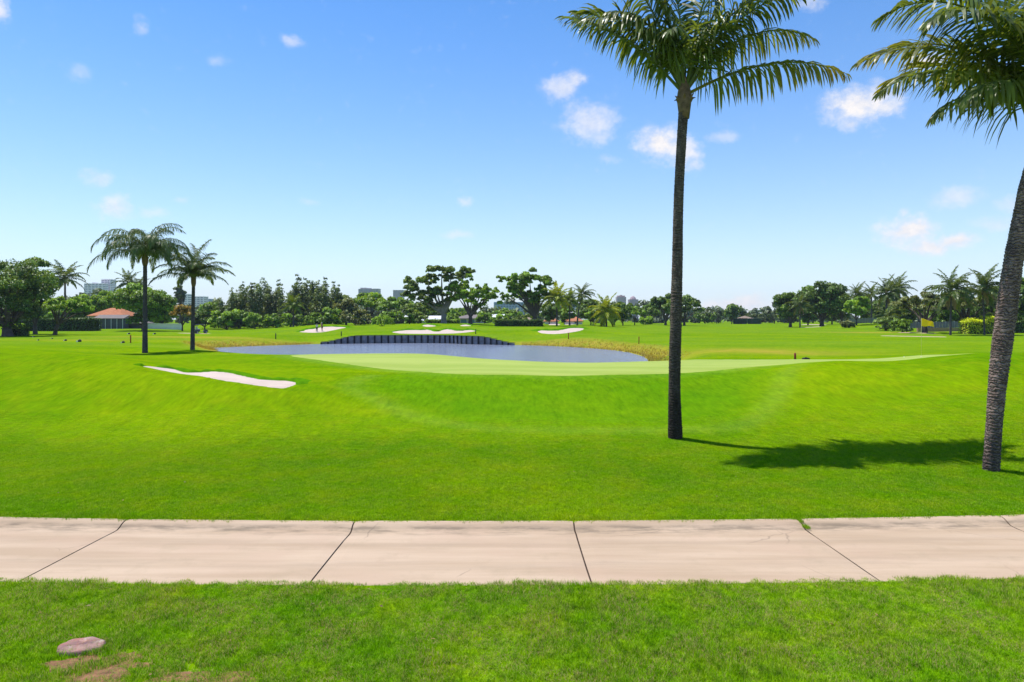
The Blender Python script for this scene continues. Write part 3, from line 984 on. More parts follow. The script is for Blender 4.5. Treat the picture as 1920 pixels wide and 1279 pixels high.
def frond_mesh(name, L, e0, droop, ll, pairs, hang, mat, seed, lw=.05, sway=0.0, base_r=.045, seg=4, dry_tip=0.0, bare=.16, vee=.25, curl=1.5, roll=0.0):
    """one feather leaf: midrib arching from elevation e0, leaflets on both sides hanging with gravity"""
    q = np.random.default_rng(seed)
    n = 18
    s = np.linspace(0, 1, n)
    ang = e0 - droop * s ** curl
    yaw = sway * s ** 2
    T = np.stack([np.cos(ang) * np.cos(yaw), np.cos(ang) * np.sin(yaw), np.sin(ang)], 1)
    P = np.zeros((n, 3))
    P[1:] = np.cumsum((T[1:] + T[:-1]) / 2 * (L / (n - 1)), 0)
    mb = MB()
    mb.tube(P, [base_r * (1 - .85 * k) for k in s], 5)
    V, Fc = list(mb.v), list(mb.f)
    tint = [.75] * len(V)
    dry = [float(dry_tip * .6)] * len(V)
    for side in (-1, 1):
        for i in range(pairs):
            u = bare + (1 - bare) * (i + .5 + q.uniform(-.25, .25)) / pairs
            u = min(u, .998)
            k = min(int(u * (n - 1)), n - 2)
            fr = u * (n - 1) - k
            p = P[k] * (1 - fr) + P[k + 1] * fr
            t_ = T[k] * (1 - fr) + T[k + 1] * fr
            t_ = t_ / np.linalg.norm(t_)
            sdv = np.cross(t_, np.array([0, 0, 1.0]))
            nrm_ = np.linalg.norm(sdv)
            sdv = np.array([0, 1.0, 0]) if nrm_ < 1e-3 else sdv / nrm_
            nup = np.cross(sdv, t_)
            ro = roll * (.35 + .65 * u)
            sdv, nup = sdv * math.cos(ro) + nup * math.sin(ro), nup * math.cos(ro) - sdv * math.sin(ro)
            a = R(62 - 34 * u ** 1.6 + q.uniform(-11, 11))
            d = sdv * side * math.sin(a) + t_ * math.cos(a) + nup * (vee + q.uniform(-.12, .12))
            d /= np.linalg.norm(d)
            le = ll * (0.5 + .5 * math.sin(math.pi * min(1, .18 + .95 * u) ** .9)) * q.uniform(.86, 1.08)
            if u > .85:
                le *= 1 - .55 * (u - .85) / .15
            wv = t_ - d * d.dot(t_)
            wv = wv / (np.linalg.norm(wv) + 1e-6)
            wv = wv + nup * q.uniform(-.5, .5)
            wv /= np.linalg.norm(wv)
            b0 = len(V)
            pp = p.copy()
            hg = hang * q.uniform(.45, 1.5)
            ti = q.uniform(0, 1)
            for sgm in range(seg + 1):
                f_ = sgm / seg
                wd = lw * (.55 if sgm == 0 else (1.0 if f_ < .6 else 1.0 - .6 * (f_ - .6) / .4)) / 2
                if sgm == seg:
                    V.append(tuple(pp))
                    tint.append(ti)
                    dry.append(float(min(1, dry_tip * (.2 + u) * 1.1)))
                else:
                    V.append(tuple(pp + wv * wd))
                    V.append(tuple(pp - wv * wd))
                    tint += [ti, ti]
                    dry += [float(min(1, dry_tip * u * (.3 + f_)))] * 2
                    dd = d + np.array([0, 0, -1.0]) * hg * (f_ + .5 / seg) * 1.6
                    dd /= np.linalg.norm(dd)
                    pp = pp + dd * le / seg
            for sgm in range(seg - 1):
                c0 = b0 + sgm * 2
                Fc.append((c0, c0 + 1, c0 + 3, c0 + 2))
            c0 = b0 + (seg - 1) * 2
            Fc.append((c0, c0 + 1, c0 + 2))
    me = bpy.data.meshes.new(name)
    me.from_pydata(V, [], Fc)
    set_tint(me, tint, dry)
    me.materials.append(mat)
    return me


def bark_mat(name, lo, hi, ring=9.0, dark=None, dz=(0, 1)):
    m, t = new_mat(name)
    pos = t.n('ShaderNodeTexCoord').outputs['Object']
    wv = t.n('ShaderNodeTexWave', Vector=pos, Scale=ring, Distortion=12.0, Detail=4.0)
    wv.bands_direction = 'Z'
    wv.inputs['Detail Scale'].default_value = 2.0
    n_ = t.noise(t.vmath('MULTIPLY', pos, (6, 6, 2.2)), 1.0, 5.0, .65)
    c = t.mix(t.rng(n_, .3, .7), lo, hi)
    c = t.mix(t.rng(wv.outputs[1], .0, .42, .85, 0), c, tuple(k * .25 for k in lo))
    c = t.mix(t.rng(t.noise(pos, 3.2, 4.0, .6), .58, .72, 0, .55), c, tuple(min(1, k * 1.35) for k in hi))
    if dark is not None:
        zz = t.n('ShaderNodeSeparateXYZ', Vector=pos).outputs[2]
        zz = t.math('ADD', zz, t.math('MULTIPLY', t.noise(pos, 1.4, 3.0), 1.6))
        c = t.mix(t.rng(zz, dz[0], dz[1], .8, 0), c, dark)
    b = t.n('ShaderNodeBsdfPrincipled', Base_Color=c, Roughness=0.9)
    b.inputs['Specular IOR Level'].default_value = 0.15
    t.set(b, 'Normal', t.n('ShaderNodeBump', Strength=1.0, Distance=0.04, Height=t.math('ADD', wv.outputs[1], n_)))
    finish(t, b)
    return m


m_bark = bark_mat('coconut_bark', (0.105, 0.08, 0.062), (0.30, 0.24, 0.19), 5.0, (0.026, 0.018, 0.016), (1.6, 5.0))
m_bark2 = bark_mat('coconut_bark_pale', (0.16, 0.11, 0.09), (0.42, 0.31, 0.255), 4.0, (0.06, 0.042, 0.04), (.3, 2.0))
m_bark_grey = bark_mat('queen_palm_bark', (0.10, 0.085, 0.085), (0.21, 0.185, 0.185), 5.0)
m_bark_tree = pmat('tree_bark', (0.085, 0.066, 0.052), .9, .45, 2.0, .5)
m_bark_pale = pmat('pale_bark', (0.24, 0.21, 0.18), .9, .35, 1.5, .4)
m_sheath = pmat('palm_crown_shaft', (0.15, 0.10, 0.055), .85, .5, 7.0, .8)
m_sheath_green = pmat('palm_leaf_base', (0.13, 0.13, 0.03), .6, .4, 5.0, .3)


def ringed_trunk(name, pts, radii, mat, parent, ring=.075, sides=18, rough=.05, seed=1):
    """trunk with stepped leaf-scar rings, following a curve"""
    q = np.random.default_rng(seed)
    C = catmull([tuple(p) for p in pts], 10, False)
    Rr = catmull([(r_, 0, 0) for r_ in radii], 10, False)[:, 0]
    seglen = np.linalg.norm(np.diff(C, axis=0), axis=1)
    S = np.concatenate([[0], np.cumsum(seglen)])
    z, L = 0.0, S[-1]
    PP, RR = [], []
    k = 0
    while z < L:
        step = ring * q.uniform(.55, 1.5)
        r0 = np.interp(z, S, Rr)
        bulge = q.uniform(.3, 1.0) * rough
        for f_, g in ((0.0, 1 - bulge * .6), (.30, 1 + bulge * .4), (.80, 1 + bulge)):
            zz = min(z + f_ * step, L)
            PP.append([np.interp(zz, S, C[:, i]) for i in range(3)])
            RR.append(r0 * g)
        z += step
        k += 1
    mb = MB()
    mb.tube(PP, RR, sides)
    v = np.array(mb.v)
    ph = q.uniform(0, 6.28, 5)
    # uneven girth
    cen = np.repeat(np.array(PP), sides, 0)
    a = np.tile(np.arange(sides) * 2 * math.pi / sides, len(PP))
    zrel = np.repeat(np.arange(len(PP)), sides)
    g = 1 + .03 * np.sin(2 * a + ph[0] + zrel * .02) + .025 * np.sin(3 * a + ph[1] - zrel * .05) + q.normal(0, .012, len(a))
    v = cen + (v - cen) * g[:, None]
    tilt = .02 * np.sin(a + ph[2] + zrel * .21)
    v[:, 2] += tilt
    o = mesh_obj(name, v, mb.f, mat, parent, True)
    return o


def pt(px, py, D):
    return Vector(((px - 960) / F * D, D, row_z(py, D)))


def big_palm(base_px, D, trunk_px, widths, fronds, label, mat, seed, ll, pairs=54):
    b0 = spot(base_px, D)
    t_ = thing('coconut_palm', b0, label, 'palm tree', 'coconut palms on the lawn')
    pts = [pt(px, py, D + dd) - b0 for px, py, dd in trunk_px]
    pts[0].z = -0.25
    ringed_trunk('trunk', pts, [w_ * D / F / 2 for w_ in widths], mat, t_, seed=seed, rough=.085)
    top = pts[-1]
    # woody boss of old leaf bases under the crown
    q = random.Random(seed)
    mb = MB()
    r_ = widths[-1] * D / F / 2
    mb.tube([top + Vector((0, 0, k)) for k in (-.62, -.3, .02, .25, .5, .75)], [r_ * .94, r_ * 1.16, r_ * 1.4, r_ * 1.2, r_ * .8, r_ * .3], 14)
    mb.build('crown_base', m_sheath, t_, True)
    for k in range(7):
        a = k * 2.4 + q.uniform(-.3, .3)
        d = Vector((math.cos(a), math.sin(a), 0))
        mb = MB()
        p0 = top + d * r_ * .9 + Vector((0, 0, -.12 + q.uniform(-.1, .1)))
        mb.tube([p0, p0 + d * .10 + Vector((0, 0, .14)), p0 + d * .2 + Vector((0, 0, .24 * q.uniform(.4, 1.0)))], [.07, .045, .006], 5)
        mb.build('leaf_stub', m_sheath, t_, True)
    for i, (az, e0, dr, L, hang, sway, dry, roll) in enumerate(fronds):
        me = frond_mesh('frond', L, R(e0), R(dr), ll * q.uniform(.92, 1.08), int(pairs * L / 4.6), hang, m_frond, seed * 100 + i, lw=.074, sway=R(sway), dry_tip=dry, seg=4, base_r=.055, roll=R(roll))
        o = link(bpy.data.objects.new('frond', me), t_)
        a = R(az)
        o.location = top + Vector((math.cos(a) * r_ * .55, math.sin(a) * r_ * .55, .12 + .35 * max(0, e0 - 20) / 70))
        o.rotation_euler = (R(q.uniform(-6, 6)), 0, a)
    return t_


PALM1 = [  # azimuth, elevation, droop, length, hang, sway, dryness of the tip, roll of the blade
    (-4, 27, 52, 5.2, 2.2, 5, .8, 0),
    (5, 54, 78, 5.2, 1.7, 6, .35, -20), (-10, 62, 66, 4.9, 1.4, -4, .15, 25), (12, 68, 60, 5.2, 1.2, 4, .2, -35),
    (183, 48, 40, 4.5, 1.0, -3, .1, 42), (172, 62, 62, 4.4, 1.2, 4, .1, -30), (192, 66, 92, 4.2, 1.5, 0, .15, 20),
    (80, 82, 90, 2.6, .9, 0, .1, 0),
    (-50, 80, 112, 2.6, 1.3, 12, .1, 15), (-110, 82, 124, 2.5, 1.3, -10, .1, -15), (-160, 74, 90, 3.6, 1.3, 0, .2, 30),
    (6, 74, 38, 5.6, 1.0, 0, .05, 30), (176, 74, 38, 5.4, 1.0, 0, .3, -30), (-174, 82, 40, 5.0, .8, 0, 0, 40),
    (-4, 84, 34, 5.2, .7, 0, 0, -40), (120, 87, 24, 4.2, .5, 0, 0, 0),
]
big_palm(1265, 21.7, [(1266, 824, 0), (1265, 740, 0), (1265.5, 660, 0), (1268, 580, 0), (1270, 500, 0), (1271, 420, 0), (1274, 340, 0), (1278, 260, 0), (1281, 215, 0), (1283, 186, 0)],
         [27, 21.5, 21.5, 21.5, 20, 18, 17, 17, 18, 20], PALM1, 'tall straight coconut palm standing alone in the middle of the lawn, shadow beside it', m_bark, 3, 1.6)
PALM2 = [
    (178, 40, 82, 4.5, 1.3, 4, .25, 20), (190, 26, 74, 3.5, 2.0, 0, .2, 0), (205, 30, 80, 3.5, 2.0, 0, .2, 0), (184, 66, 104, 5.6, 1.2, -5, .1, -25), (166, 54, 84, 5.0, 1.0, 0, .6, 30), (200, 58, 96, 5.0, 1.1, 0, .2, 10), (150, 60, 86, 5.0, .9, 0, .5, 0),
    (228, 60, 96, 4.6, .9, 0, .1, 20), (250, 50, 100, 4.5, 1.0, 0, .1, 0), (275, 60, 100, 4.6, .9, 0, .1, 0), (300, 50, 84, 4.8, .9, 0, .1, -20), (335, 50, 82, 4.8, .9, 0, .1, 0), (5, 36, 66, 5.0, 1.0, 0, .2, 0),
    (35, 56, 80, 5.0, .8, 0, 0, 0), (65, 52, 80, 5.0, .8, 0, .1, 20), (95, 58, 84, 4.8, .9, 0, .1, 0), (125, 56, 86, 4.8, .9, 0, .5, 0), (20, 72, 60, 5, .6, 0, 0, 0), (172, 78, 76, 5.4, .8, 0, 0, 30), (260, 76, 62, 4.8, .6, 0, 0, 0), (80, 82, 40, 4.6, .5, 0, 0, 0),
]
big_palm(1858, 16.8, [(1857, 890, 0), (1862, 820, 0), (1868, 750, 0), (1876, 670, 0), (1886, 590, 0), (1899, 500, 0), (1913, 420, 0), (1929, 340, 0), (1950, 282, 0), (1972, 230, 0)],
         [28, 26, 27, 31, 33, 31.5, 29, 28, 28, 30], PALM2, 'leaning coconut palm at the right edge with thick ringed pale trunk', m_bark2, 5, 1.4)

# smaller palms further out: leaves of a kind share their shapes, every leaf is a part
FROND_POOL = {}


def pool(kind):
    if kind in FROND_POOL:
        return FROND_POOL[kind]
    out = []
    if kind == 'queen':        # long arching grey-green leaves, leaflets hanging like a curtain
        for i, (e, d) in enumerate(((80, 120), (78, 118), (70, 138), (62, 142), (52, 136), (40, 124), (24, 104), (74, 130))):
            out.append((e, frond_mesh('frond', 5.6, R(e), R(d), 1.35, 80, 1.7, m_frond_grey, 900 + i, lw=.052, seg=3, base_r=.04, bare=.14, vee=.35, dry_tip=.1)))
    elif kind == 'plume':      # bushy leaves
        for i, (e, d) in enumerate(((82, 50), (70, 84), (58, 92), (46, 90), (32, 78), (14, 70), (64, 98))):
            out.append((e, frond_mesh('frond', 4.4, R(e), R(d), 1.05, 70, 1.2, m_frond_grey, 930 + i, lw=.065, seg=3, base_r=.04, bare=.12, vee=.5, dry_tip=.15)))
    else:
        mat = {'coconut': m_frond, 'yellow': m_frond_yellow, 'light': m_frond_light, 'dead': m_dead}[kind]
        for i, (e, d) in enumerate(((80, 40), (68, 62), (55, 76), (42, 82), (28, 76), (12, 66), (-5, 55), (60, 60))):
            out.append((e, frond_mesh('frond', 4.4 if kind == 'coconut' else 3.4, R(e), R(d), .95 if kind == 'coconut' else .8, 40, 1.0, mat, 950 + i, lw=.15, seg=2, base_r=.05, bare=.14, vee=.3, dry_tip=.15)))
    FROND_POOL[kind] = out
    return out


def palm(px, D, top_y, kind, label, n=15, fl=1.0, lean=0.0, r=.15, name='palm_tree', group=None, dead=0, wind=0.0, bark=None, top_px=None, seed=0, lo=-10):
    q = random.Random(seed or int(px * 7 + D))
    b0 = spot(px, D)
    topz = row_z(top_y, D) - b0.z
    P_ = pool(kind)
    L = {'coconut': 4.4, 'queen': 5.6, 'plume': 4.4}.get(kind, 3.4) * fl
    h = topz - L * {'queen': .66, 'plume': .95}.get(kind, .86)
    t_ = thing(name, b0, label, 'palm tree', group)
    tx = ((top_px or px) - px) / F * D
    pts = [Vector((0, 0, -.3)), Vector((tx * .22, 0, h * .35)), Vector((tx * .6, 0, h * .7)), Vector((tx, 0, h))]
    ringed_trunk('trunk', pts, [r * 1.25, r, r * .92, r * .85], bark or m_bark_grey, t_, ring=.22, sides=10, rough=.06, seed=q.randint(0, 999))
    mb = MB()
    mb.tube([pts[-1] + Vector((0, 0, k * fl)) for k in (-.75, -.4, 0, .4, .8)], [r * .95, r * 1.35, r * 1.4, r * 1.0, r * .4], 9)
    mb.build('crown_base', m_sheath if kind != 'light' else m_sheath_green, t_, True)
    top = pts[-1] + Vector((0, 0, .25 * fl))
    for i in range(n):
        az = i * 2.39996 + q.uniform(-.2, .2)
        if wind:
            az = az - wind * math.sin(az)        # leaves blown towards +X
        frac = (i + .5) / n
        want = 84 - (84 - lo) * frac + q.uniform(-7, 7)
        e, me = min(P_, key=lambda em: abs(em[0] - want))
        o = link(bpy.data.objects.new('frond', me), t_)
        o.location = top
        o.rotation_euler = (R(q.uniform(-18, 18)), R(-(want - e)) * .8, az)
        s = fl * q.uniform(.86, 1.08)
        o.scale = (s, s, s)
    for i in range(dead):
        e, me = pool('dead')[5 + i % 2]
        o = link(bpy.data.objects.new('dead_frond', me), t_)
        az = (-.9 + 1.3 * i + q.uniform(-.3, .3))
        o.location = top - Vector((0, 0, .3))
        o.rotation_euler = (0, R(28 + 12 * (i % 3)), az)
        s = fl * .8
        o.scale = (s, s, s)
    return t_


palm(272, 56, 411, 'queen', 'tall grey-trunked palm left of the pond with drooping curtain-like fronds', 30, .86, r=.18, group='pair of palms left of the pond', lo=16, seed=11)
palm(361, 60, 449, 'plume', 'shorter bushy-headed palm nearer the pond, golf cart behind its trunk', 24, .84, r=.155, group='pair of palms left of the pond', lo=8, seed=5, top_px=363)
cg = 'coconut palms among the far trees'
palm(122, 185, 488, 'coconut', 'dark coconut palm rising behind the large tree at far left', 24, 1.37, r=.28, group=cg, lo=-30)
palm(240, 205, 505, 'coconut', 'coconut palm top showing above the rounded tree behind the tall left palm', 22, 1.17, r=.26, group=cg, lo=-30)
palm(262, 210, 517, 'coconut', 'lower coconut palm top beside the tall left palm trunk', 20, 1.04, r=.26, group=cg, lo=-30)
palm(550, 186, 550, 'light', 'light green feather palm standing before the dark windbreak trees', 22, 1.23, r=.2, group='slim palms by the far green', lo=-30)
palm(1044, 172, 531, 'yellow', 'taller yellow-crowned feather palm right of the far hedge', 27, 1.49, r=.2, group='slim palms by the far green', lo=-30)
palm(1137, 178, 553, 'yellow', 'shorter yellow-crowned feather palm with bushy skirt right of the bunkers', 29, 1.62, r=.22, group='slim palms by the far green', lo=-55)
palm(1068, 184, 541, 'light', 'green slim palm between the yellow-crowned palm and the windblown palm', 23, 1.23, r=.2, group='slim palms by the far green', lo=-35)
palm(1082, 190, 529, 'coconut', 'dark windblown slim palm beside the kidney shaped bunker', 21, 1.01, r=.2, group='slim palms by the far green', wind=.45, top_px=1090, lo=-30)
palm(1004, 190, 549, 'light', 'slim green palm in front of the big-limbed tree by the far hedge', 21, 1.10, r=.18, group='slim palms by the far green', lo=-30)
palm(1500, 208, 548, 'coconut', 'coconut palm with hanging brown fronds at the left of the right tree clump', 21, 1.10, r=.2, group=cg, dead=5, lo=-30)
palm(1604, 205, 530, 'coconut', 'coconut palm top above the bright green tree on the right', 22, 1.10, r=.25, group=cg, wind=.3, lo=-30)
palm(1634, 212, 531, 'coconut', 'small coconut palm top between the bright tree and the tall palm cluster', 20, 0.98, r=.25, group=cg, lo=-30)
palm(1662, 188, 517, 'coconut', 'left palm of the tall coconut cluster above the fence', 24, 1.37, r=.25, group=cg, dead=2, lo=-30)
palm(1682, 192, 512, 'coconut', 'right palm of the tall coconut cluster above the fence', 24, 1.30, r=.25, group=cg, dead=2, lo=-30)
palm(1664, 166, 568, 'coconut', 'low palm with pale drooping fronds in front of the tall coconut cluster', 19, 0.94, r=.2, group=cg, dead=5, lo=-30)
palm(1782, 126, 501, 'coconut', 'coconut palm with yellow fruit stalks between the flag and the right edge', 27, 1.27, r=.17, group=cg, dead=3, wind=.35, top_px=1784, lo=-30)
palm(1846, 128, 498, 'coconut', 'slender coconut palm in front of the lime hedge near the right edge', 26, 1.23, r=.15, group=cg, dead=2, wind=.4, top_px=1842, lo=-30)

# ------------------------------------------------------------------ broadleaf trees, hedges and bushes
LEAF = {
    'dark': foliage_mat('leaf_dark', (0.117, 0.235, 0.038), .28, .6),
    'mid': foliage_mat('leaf_mid', (0.164, 0.336, 0.033), .30, .6),
    'bright': foliage_mat('leaf_bright', (0.215, 0.421, 0.028), .34, .5),
    'lime': foliage_mat('leaf_lime', (0.571, 0.761, 0.020), .35, .4),
    'olive': foliage_mat('leaf_olive', (0.150, 0.260, 0.045), .28, .5),
    'grey': foliage_mat('leaf_grey_green', (0.159, 0.216, 0.079), .26, .5),
    'pine': foliage_mat('leaf_pine', (0.124, 0.205, 0.057), .26, .55),
    'rust': foliage_mat('leaf_rusty', (0.285, 0.238, 0.048), .3, .5),
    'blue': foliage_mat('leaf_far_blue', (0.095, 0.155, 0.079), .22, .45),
    'hedge': foliage_mat('leaf_hedge', (0.063, 0.143, 0.021), .2, .5),
    'straw': foliage_mat('straw_blade', (0.34, 0.29, 0.045), .3, .4),
}


def leaf_mesh(name, C, Nn, size, tint, mat, q, asp=.62):
    """leaf sprays as small rhombs with their own tilt; shading normals lean outwards from the clump"""
    n = len(C)
    ra = q.normal(size=(n, 3))
    d = ra + Nn * .35
    d /= np.linalg.norm(d, axis=1)[:, None]
    a = np.cross(d, q.normal(size=(n, 3)))
    a /= np.linalg.norm(a, axis=1)[:, None] + 1e-9
    b_ = np.cross(d, a)
    s = size[:, None]
    V = np.stack([C + a * s, C + b_ * s * asp, C - a * s, C - b_ * s * asp], 1).reshape(-1, 3)
    me = bpy.data.meshes.new(name)
    me.vertices.add(n * 4)
    me.vertices.foreach_set('co', V.astype(np.float32).ravel())
    me.loops.add(n * 4)
    me.loops.foreach_set('vertex_index', np.arange(n * 4, dtype=np.int32))
    me.polygons.add(n)
    me.polygons.foreach_set('loop_start', np.arange(0, n * 4, 4, dtype=np.int32))
    me.polygons.foreach_set('loop_total', np.full(n, 4, np.int32))
    me.polygons.foreach_set('use_smooth', np.ones(n, bool))
    me.update()
    set_tint(me, np.repeat(tint, 4))
    nn = Nn * .5 + d * .4 + np.array([0, 0, .38])
    nn /= np.linalg.norm(nn, axis=1)[:, None] + 1e-9
    me.normals_split_custom_set_from_vertices(np.repeat(nn, 4, 0).tolist())
    me.materials.append(mat)
    return me


def clumps_to_leaves(cl, n_leaves, leaf, q, shell=.55, squash=.75, wpow=2.0):
    """cl: rows (x, y, z, r); leaves crowd the outer shell of each clump"""
    cl = np.asarray(cl, float)
    wgt = cl[:, 3] ** wpow
    idx = q.choice(len(cl), n_leaves, p=wgt / wgt.sum())
    d = q.normal(size=(n_leaves, 3))
    d /= np.linalg.norm(d, axis=1)[:, None]
    d[:, 2] = np.where(d[:, 2] < -.35, -d[:, 2] * q.uniform(-.3, 1, n_leaves), d[:, 2])
    rr = cl[idx, 3] * (shell + (1.08 - shell) * q.uniform(0, 1, n_leaves) ** .6)
    # lumpy outline
    rr *= 1 + .16 * np.sin(d[:, 0] * 5 + idx) * np.cos(d[:, 2] * 6 + idx * 1.7)
    C = cl[idx, :3] + d * rr[:, None] * np.array([1, 1, squash])
    base = q.uniform(.15, .85, len(cl))
    tint = np.clip(base[idx] + q.normal(0, .16, n_leaves), 0, 1)
    size = leaf * q.uniform(.6, 1.35, n_leaves)
    return C, d, size, tint


def limbs(mb, root, tops, r0, q, fork):
    for tp in tops:
        tp = Vector(tp)
        mid = Vector(root).lerp(tp, .5) + Vector((q.uniform(-.05, .05), q.uniform(-.05, .05), .06)) * (tp - Vector(root)).length
        mb.tube([Vector(root), Vector(root).lerp(mid, .6), mid, tp], [r0 * .62, r0 * .45, r0 * .34, r0 * .10], 6, False)


def tree(px, D, top_y, w_px, style, col, label, name='broadleaf_tree', group=None, crown_px=None, skirt=None, bark=None, dens=1.0, seed=0, leaf=None, clumps=None, trunk_w=None, base_dz=0.0):
    """one tree: trunk with limbs, crown of leaf clumps; sizes from the photograph at distance D"""
    sd_ = seed or int(px * 13 + D * 7 + top_y)
    q = np.random.default_rng(sd_)
    b0 = spot(px, D)
    b0.z += base_dz
    H = row_z(top_y, D) - b0.z
    W_ = w_px / F * D
    cx = ((crown_px or px) - px) / F * D
    t_ = thing(name, b0, label, 'tree' if 'tree' in name or 'pine' in name else 'bush', group)
    pxm = F / D / 1.875                    # render pixels per metre
    leaf = leaf or max(.18, 1.15 / pxm)
    cl = []
    if clumps is not None:
        for cpx, cpy, cr in clumps:
            r_ = cr / F * D
            base = np.array([(cpx - px) / F * D, q.uniform(-.35, .35) * W_ * .5, row_z(cpy, D) - b0.z])
            for k in range(13):
                o_ = q.normal(0, .56, 3) * r_ * np.array([1.15, 1.3, .7])
                cl.append((*(base + o_), r_ * q.uniform(.24, .48)))
        tops = [((cpx - px) / F * D, 0, row_z(cpy, D) - b0.z) for cpx, cpy, cr in clumps]
        lowz = H * .16
    else:
        zlo = H * (skirt if skirt is not None else .30)
        cz, rz_ = (H + zlo) / 2, (H - zlo) / 2
        rx = W_ / 2
        lowz = max(zlo * .6, H * .1)
        tops = []
        if style == 'round':
            n = 46
            for k in range(n):
                d = q.normal(size=3)
                d /= np.linalg.norm(d)
                f_ = q.uniform(.2, .9) ** .6
                r_ = min(rx, rz_) * q.uniform(.20, .38)
                z_ = cz + d[2] * f_ * rz_
                wz = 1 - .25 * max(0, -d[2])
                cl.append((cx + d[0] * f_ * rx * wz, d[1] * f_ * rx * wz, min(z_, H - r_ * .7), r_))
        elif style == 'dome':
            for k in range(38):
                a, f_ = q.uniform(0, 6.28), math.sqrt(q.uniform(0, 1)) * .88
                z_ = zlo + (H - zlo) * (.95 * math.sqrt(max(0, 1 - f_ * f_))) * q.uniform(.62, .95)
                r_ = min(rx, rz_) * q.uniform(.22, .36)
                cl.append((cx + math.cos(a) * f_ * rx, math.sin(a) * f_ * rx, min(z_, H - r_ * .75), r_))
        elif style == 'layer':
            for k in range(34):
                a, f_ = q.uniform(0, 6.28), math.sqrt(q.uniform(0, 1)) * .85
                lay = q.choice([.35, .6, .85], p=[.25, .35, .4])
                f_ *= 1.05 - .35 * abs(lay - .5)
                r_ = rx * q.uniform(.16, .28)
                cl.append((cx + math.cos(a) * f_ * rx, math.sin(a) * f_ * rx, zlo + (H - zlo) * lay, r_))
        elif style == 'spire':       # feathery windbreak tree: a few upright plumes
            nl = int(q.integers(4, 7))
            for k in range(nl):
                ox, oy = q.uniform(-.42, .42) * W_, q.uniform(-.4, .4) * W_
                hh = H * (1.0 if k == 0 else q.uniform(.72, .97))
                rb = W_ * q.uniform(.24, .36)
                m_ = 13
                lean = q.uniform(-.06, .06)
                for i in range(m_):
                    f_ = i / (m_ - 1)
                    cl.append((ox + lean * hh * f_ + q.normal(0, .12) * rb, oy + q.normal(0, .2) * rb, zlo + (hh - zlo) * f_ * .97, rb * (1.05 - .78 * f_ ** 2.2) * q.uniform(.75, 1.2)))
                tops.append((ox, oy, hh * .8))
        elif style == 'bush':
            for k in range(34):
                a, f_ = q.uniform(0, 6.28), math.sqrt(q.uniform(0, 1)) * .85
                z_ = H * q.uniform(.12, .9) * (1 - .35 * f_ * f_)
                r_ = min(rx, H * .5) * q.uniform(.24, .40)
                cl.append((cx + math.cos(a) * f_ * rx, math.sin(a) * f_ * rx, min(z_, H - r_ * .7), r_))
        elif style == 'weep':
            for k in range(40):
                a, f_ = q.uniform(0, 6.28), math.sqrt(q.uniform(0, 1)) * .9
                top = H * (1 - .45 * f_ * f_)
                for j in range(3):
                    cl.append((math.cos(a) * f_ * rx, math.sin(a) * f_ * rx, top * (.92 - .3 * j), rx * .13))
        pick = sorted(range(len(cl)), key=lambda k: -cl[k][2])[:: max(1, len(cl) // 9)]
        tops = tops or [cl[k][:3] for k in pick]
    n_leaf = int(np.clip(W_ * H * pxm * pxm * 4.6 * dens, 1500, 24000))
    squash = .95 if style in ('spire', 'weep') else (.6 if style == 'layer' else .8)
    C, Nn, size, tint = clumps_to_leaves(cl, n_leaf, leaf, q, .3 if style == 'spire' else .5, squash, 1.35 if style == 'spire' else 2.0)
    me = leaf_mesh('crown', C, Nn, size, tint, LEAF[col], q, .38 if style in ('spire', 'weep') else .62)
    link(bpy.data.objects.new('crown', me), t_)
    if style not in ('bush', 'weep') or clumps is not None:
        mb = MB()
        r0 = (trunk_w / 2 / F * D) if trunk_w else max(.16, H * .026)
        fork = Vector((cx * .25, 0, lowz))
        mb.tube([Vector((0, 0, -.3)), Vector((0, 0, .1)), Vector((cx * .08, 0, lowz * .5)), fork], [r0 * 1.5, r0 * 1.12, r0 * .95, r0 * .85], 9)
        limbs(mb, fork, tops[:11], r0, q, fork)
        mb.build('trunk', bark or m_bark_tree, t_, True)
    else:
        mb = MB()
        for k in range(4):
            tp = cl[int(q.integers(len(cl)))]
            mb.tube([(0, 0, -.2), (tp[0] * .4, tp[1] * .4, tp[2] * .5), tp[:3]], [.12, .08, .02], 5, False)
        mb.build('stem', m_bark_tree, t_, True)
    return t_


# left of the pond
tree(14, 118, 467, 150, 'round', 'dark', 'huge dark broadleaf tree filling the far left edge', skirt=.02, dens=1.3, crown_px=8, trunk_w=18)
tree(66, 134, 484, 84, 'round', 'dark', 'dark tree leaning out behind the huge one at far left', skirt=.2, dens=1.2)
tree(103, 128, 551, 84, 'dome', 'bright', 'small tree with domed light green crown beside the clipped hedge', crown_px=126, skirt=.42, trunk_w=7, dens=1.3)
tree(268, 158, 523, 104, 'round', 'mid', 'large rounded dense tree right of the orange-roofed house', skirt=.08, dens=1.4)
tree(190, 205, 546, 110, 'round', 'bright', 'mid green spreading tree behind the orange tiled roof', skirt=.25, dens=1.1)
tree(235, 226, 536, 60, 'round', 'dark', 'dark tree below the coconut palm tops behind the rounded tree', skirt=.2)
tree(150, 215, 556, 60, 'round', 'dark', 'dark tree between the domed tree and the far white tower', skirt=.2)
tree(338, 330, 527, 22, 'round', 'blue', 'narrow dark evergreen poking alone above the treetops by the white blocks', name='evergreen_tree', skirt=.3)
tree(342, 164, 568, 44, 'dome', 'rust', 'small multi-stemmed tree with thin rusty crown left of the golf cart', skirt=.30, dens=.7)
tree(384, 196, 572, 70, 'round', 'dark', 'dark shrubby tree behind the golf cart', skirt=.05)
tree(440, 232, 578, 60, 'round', 'olive', 'olive tree filling the gap left of the windbreak row', skirt=.1)
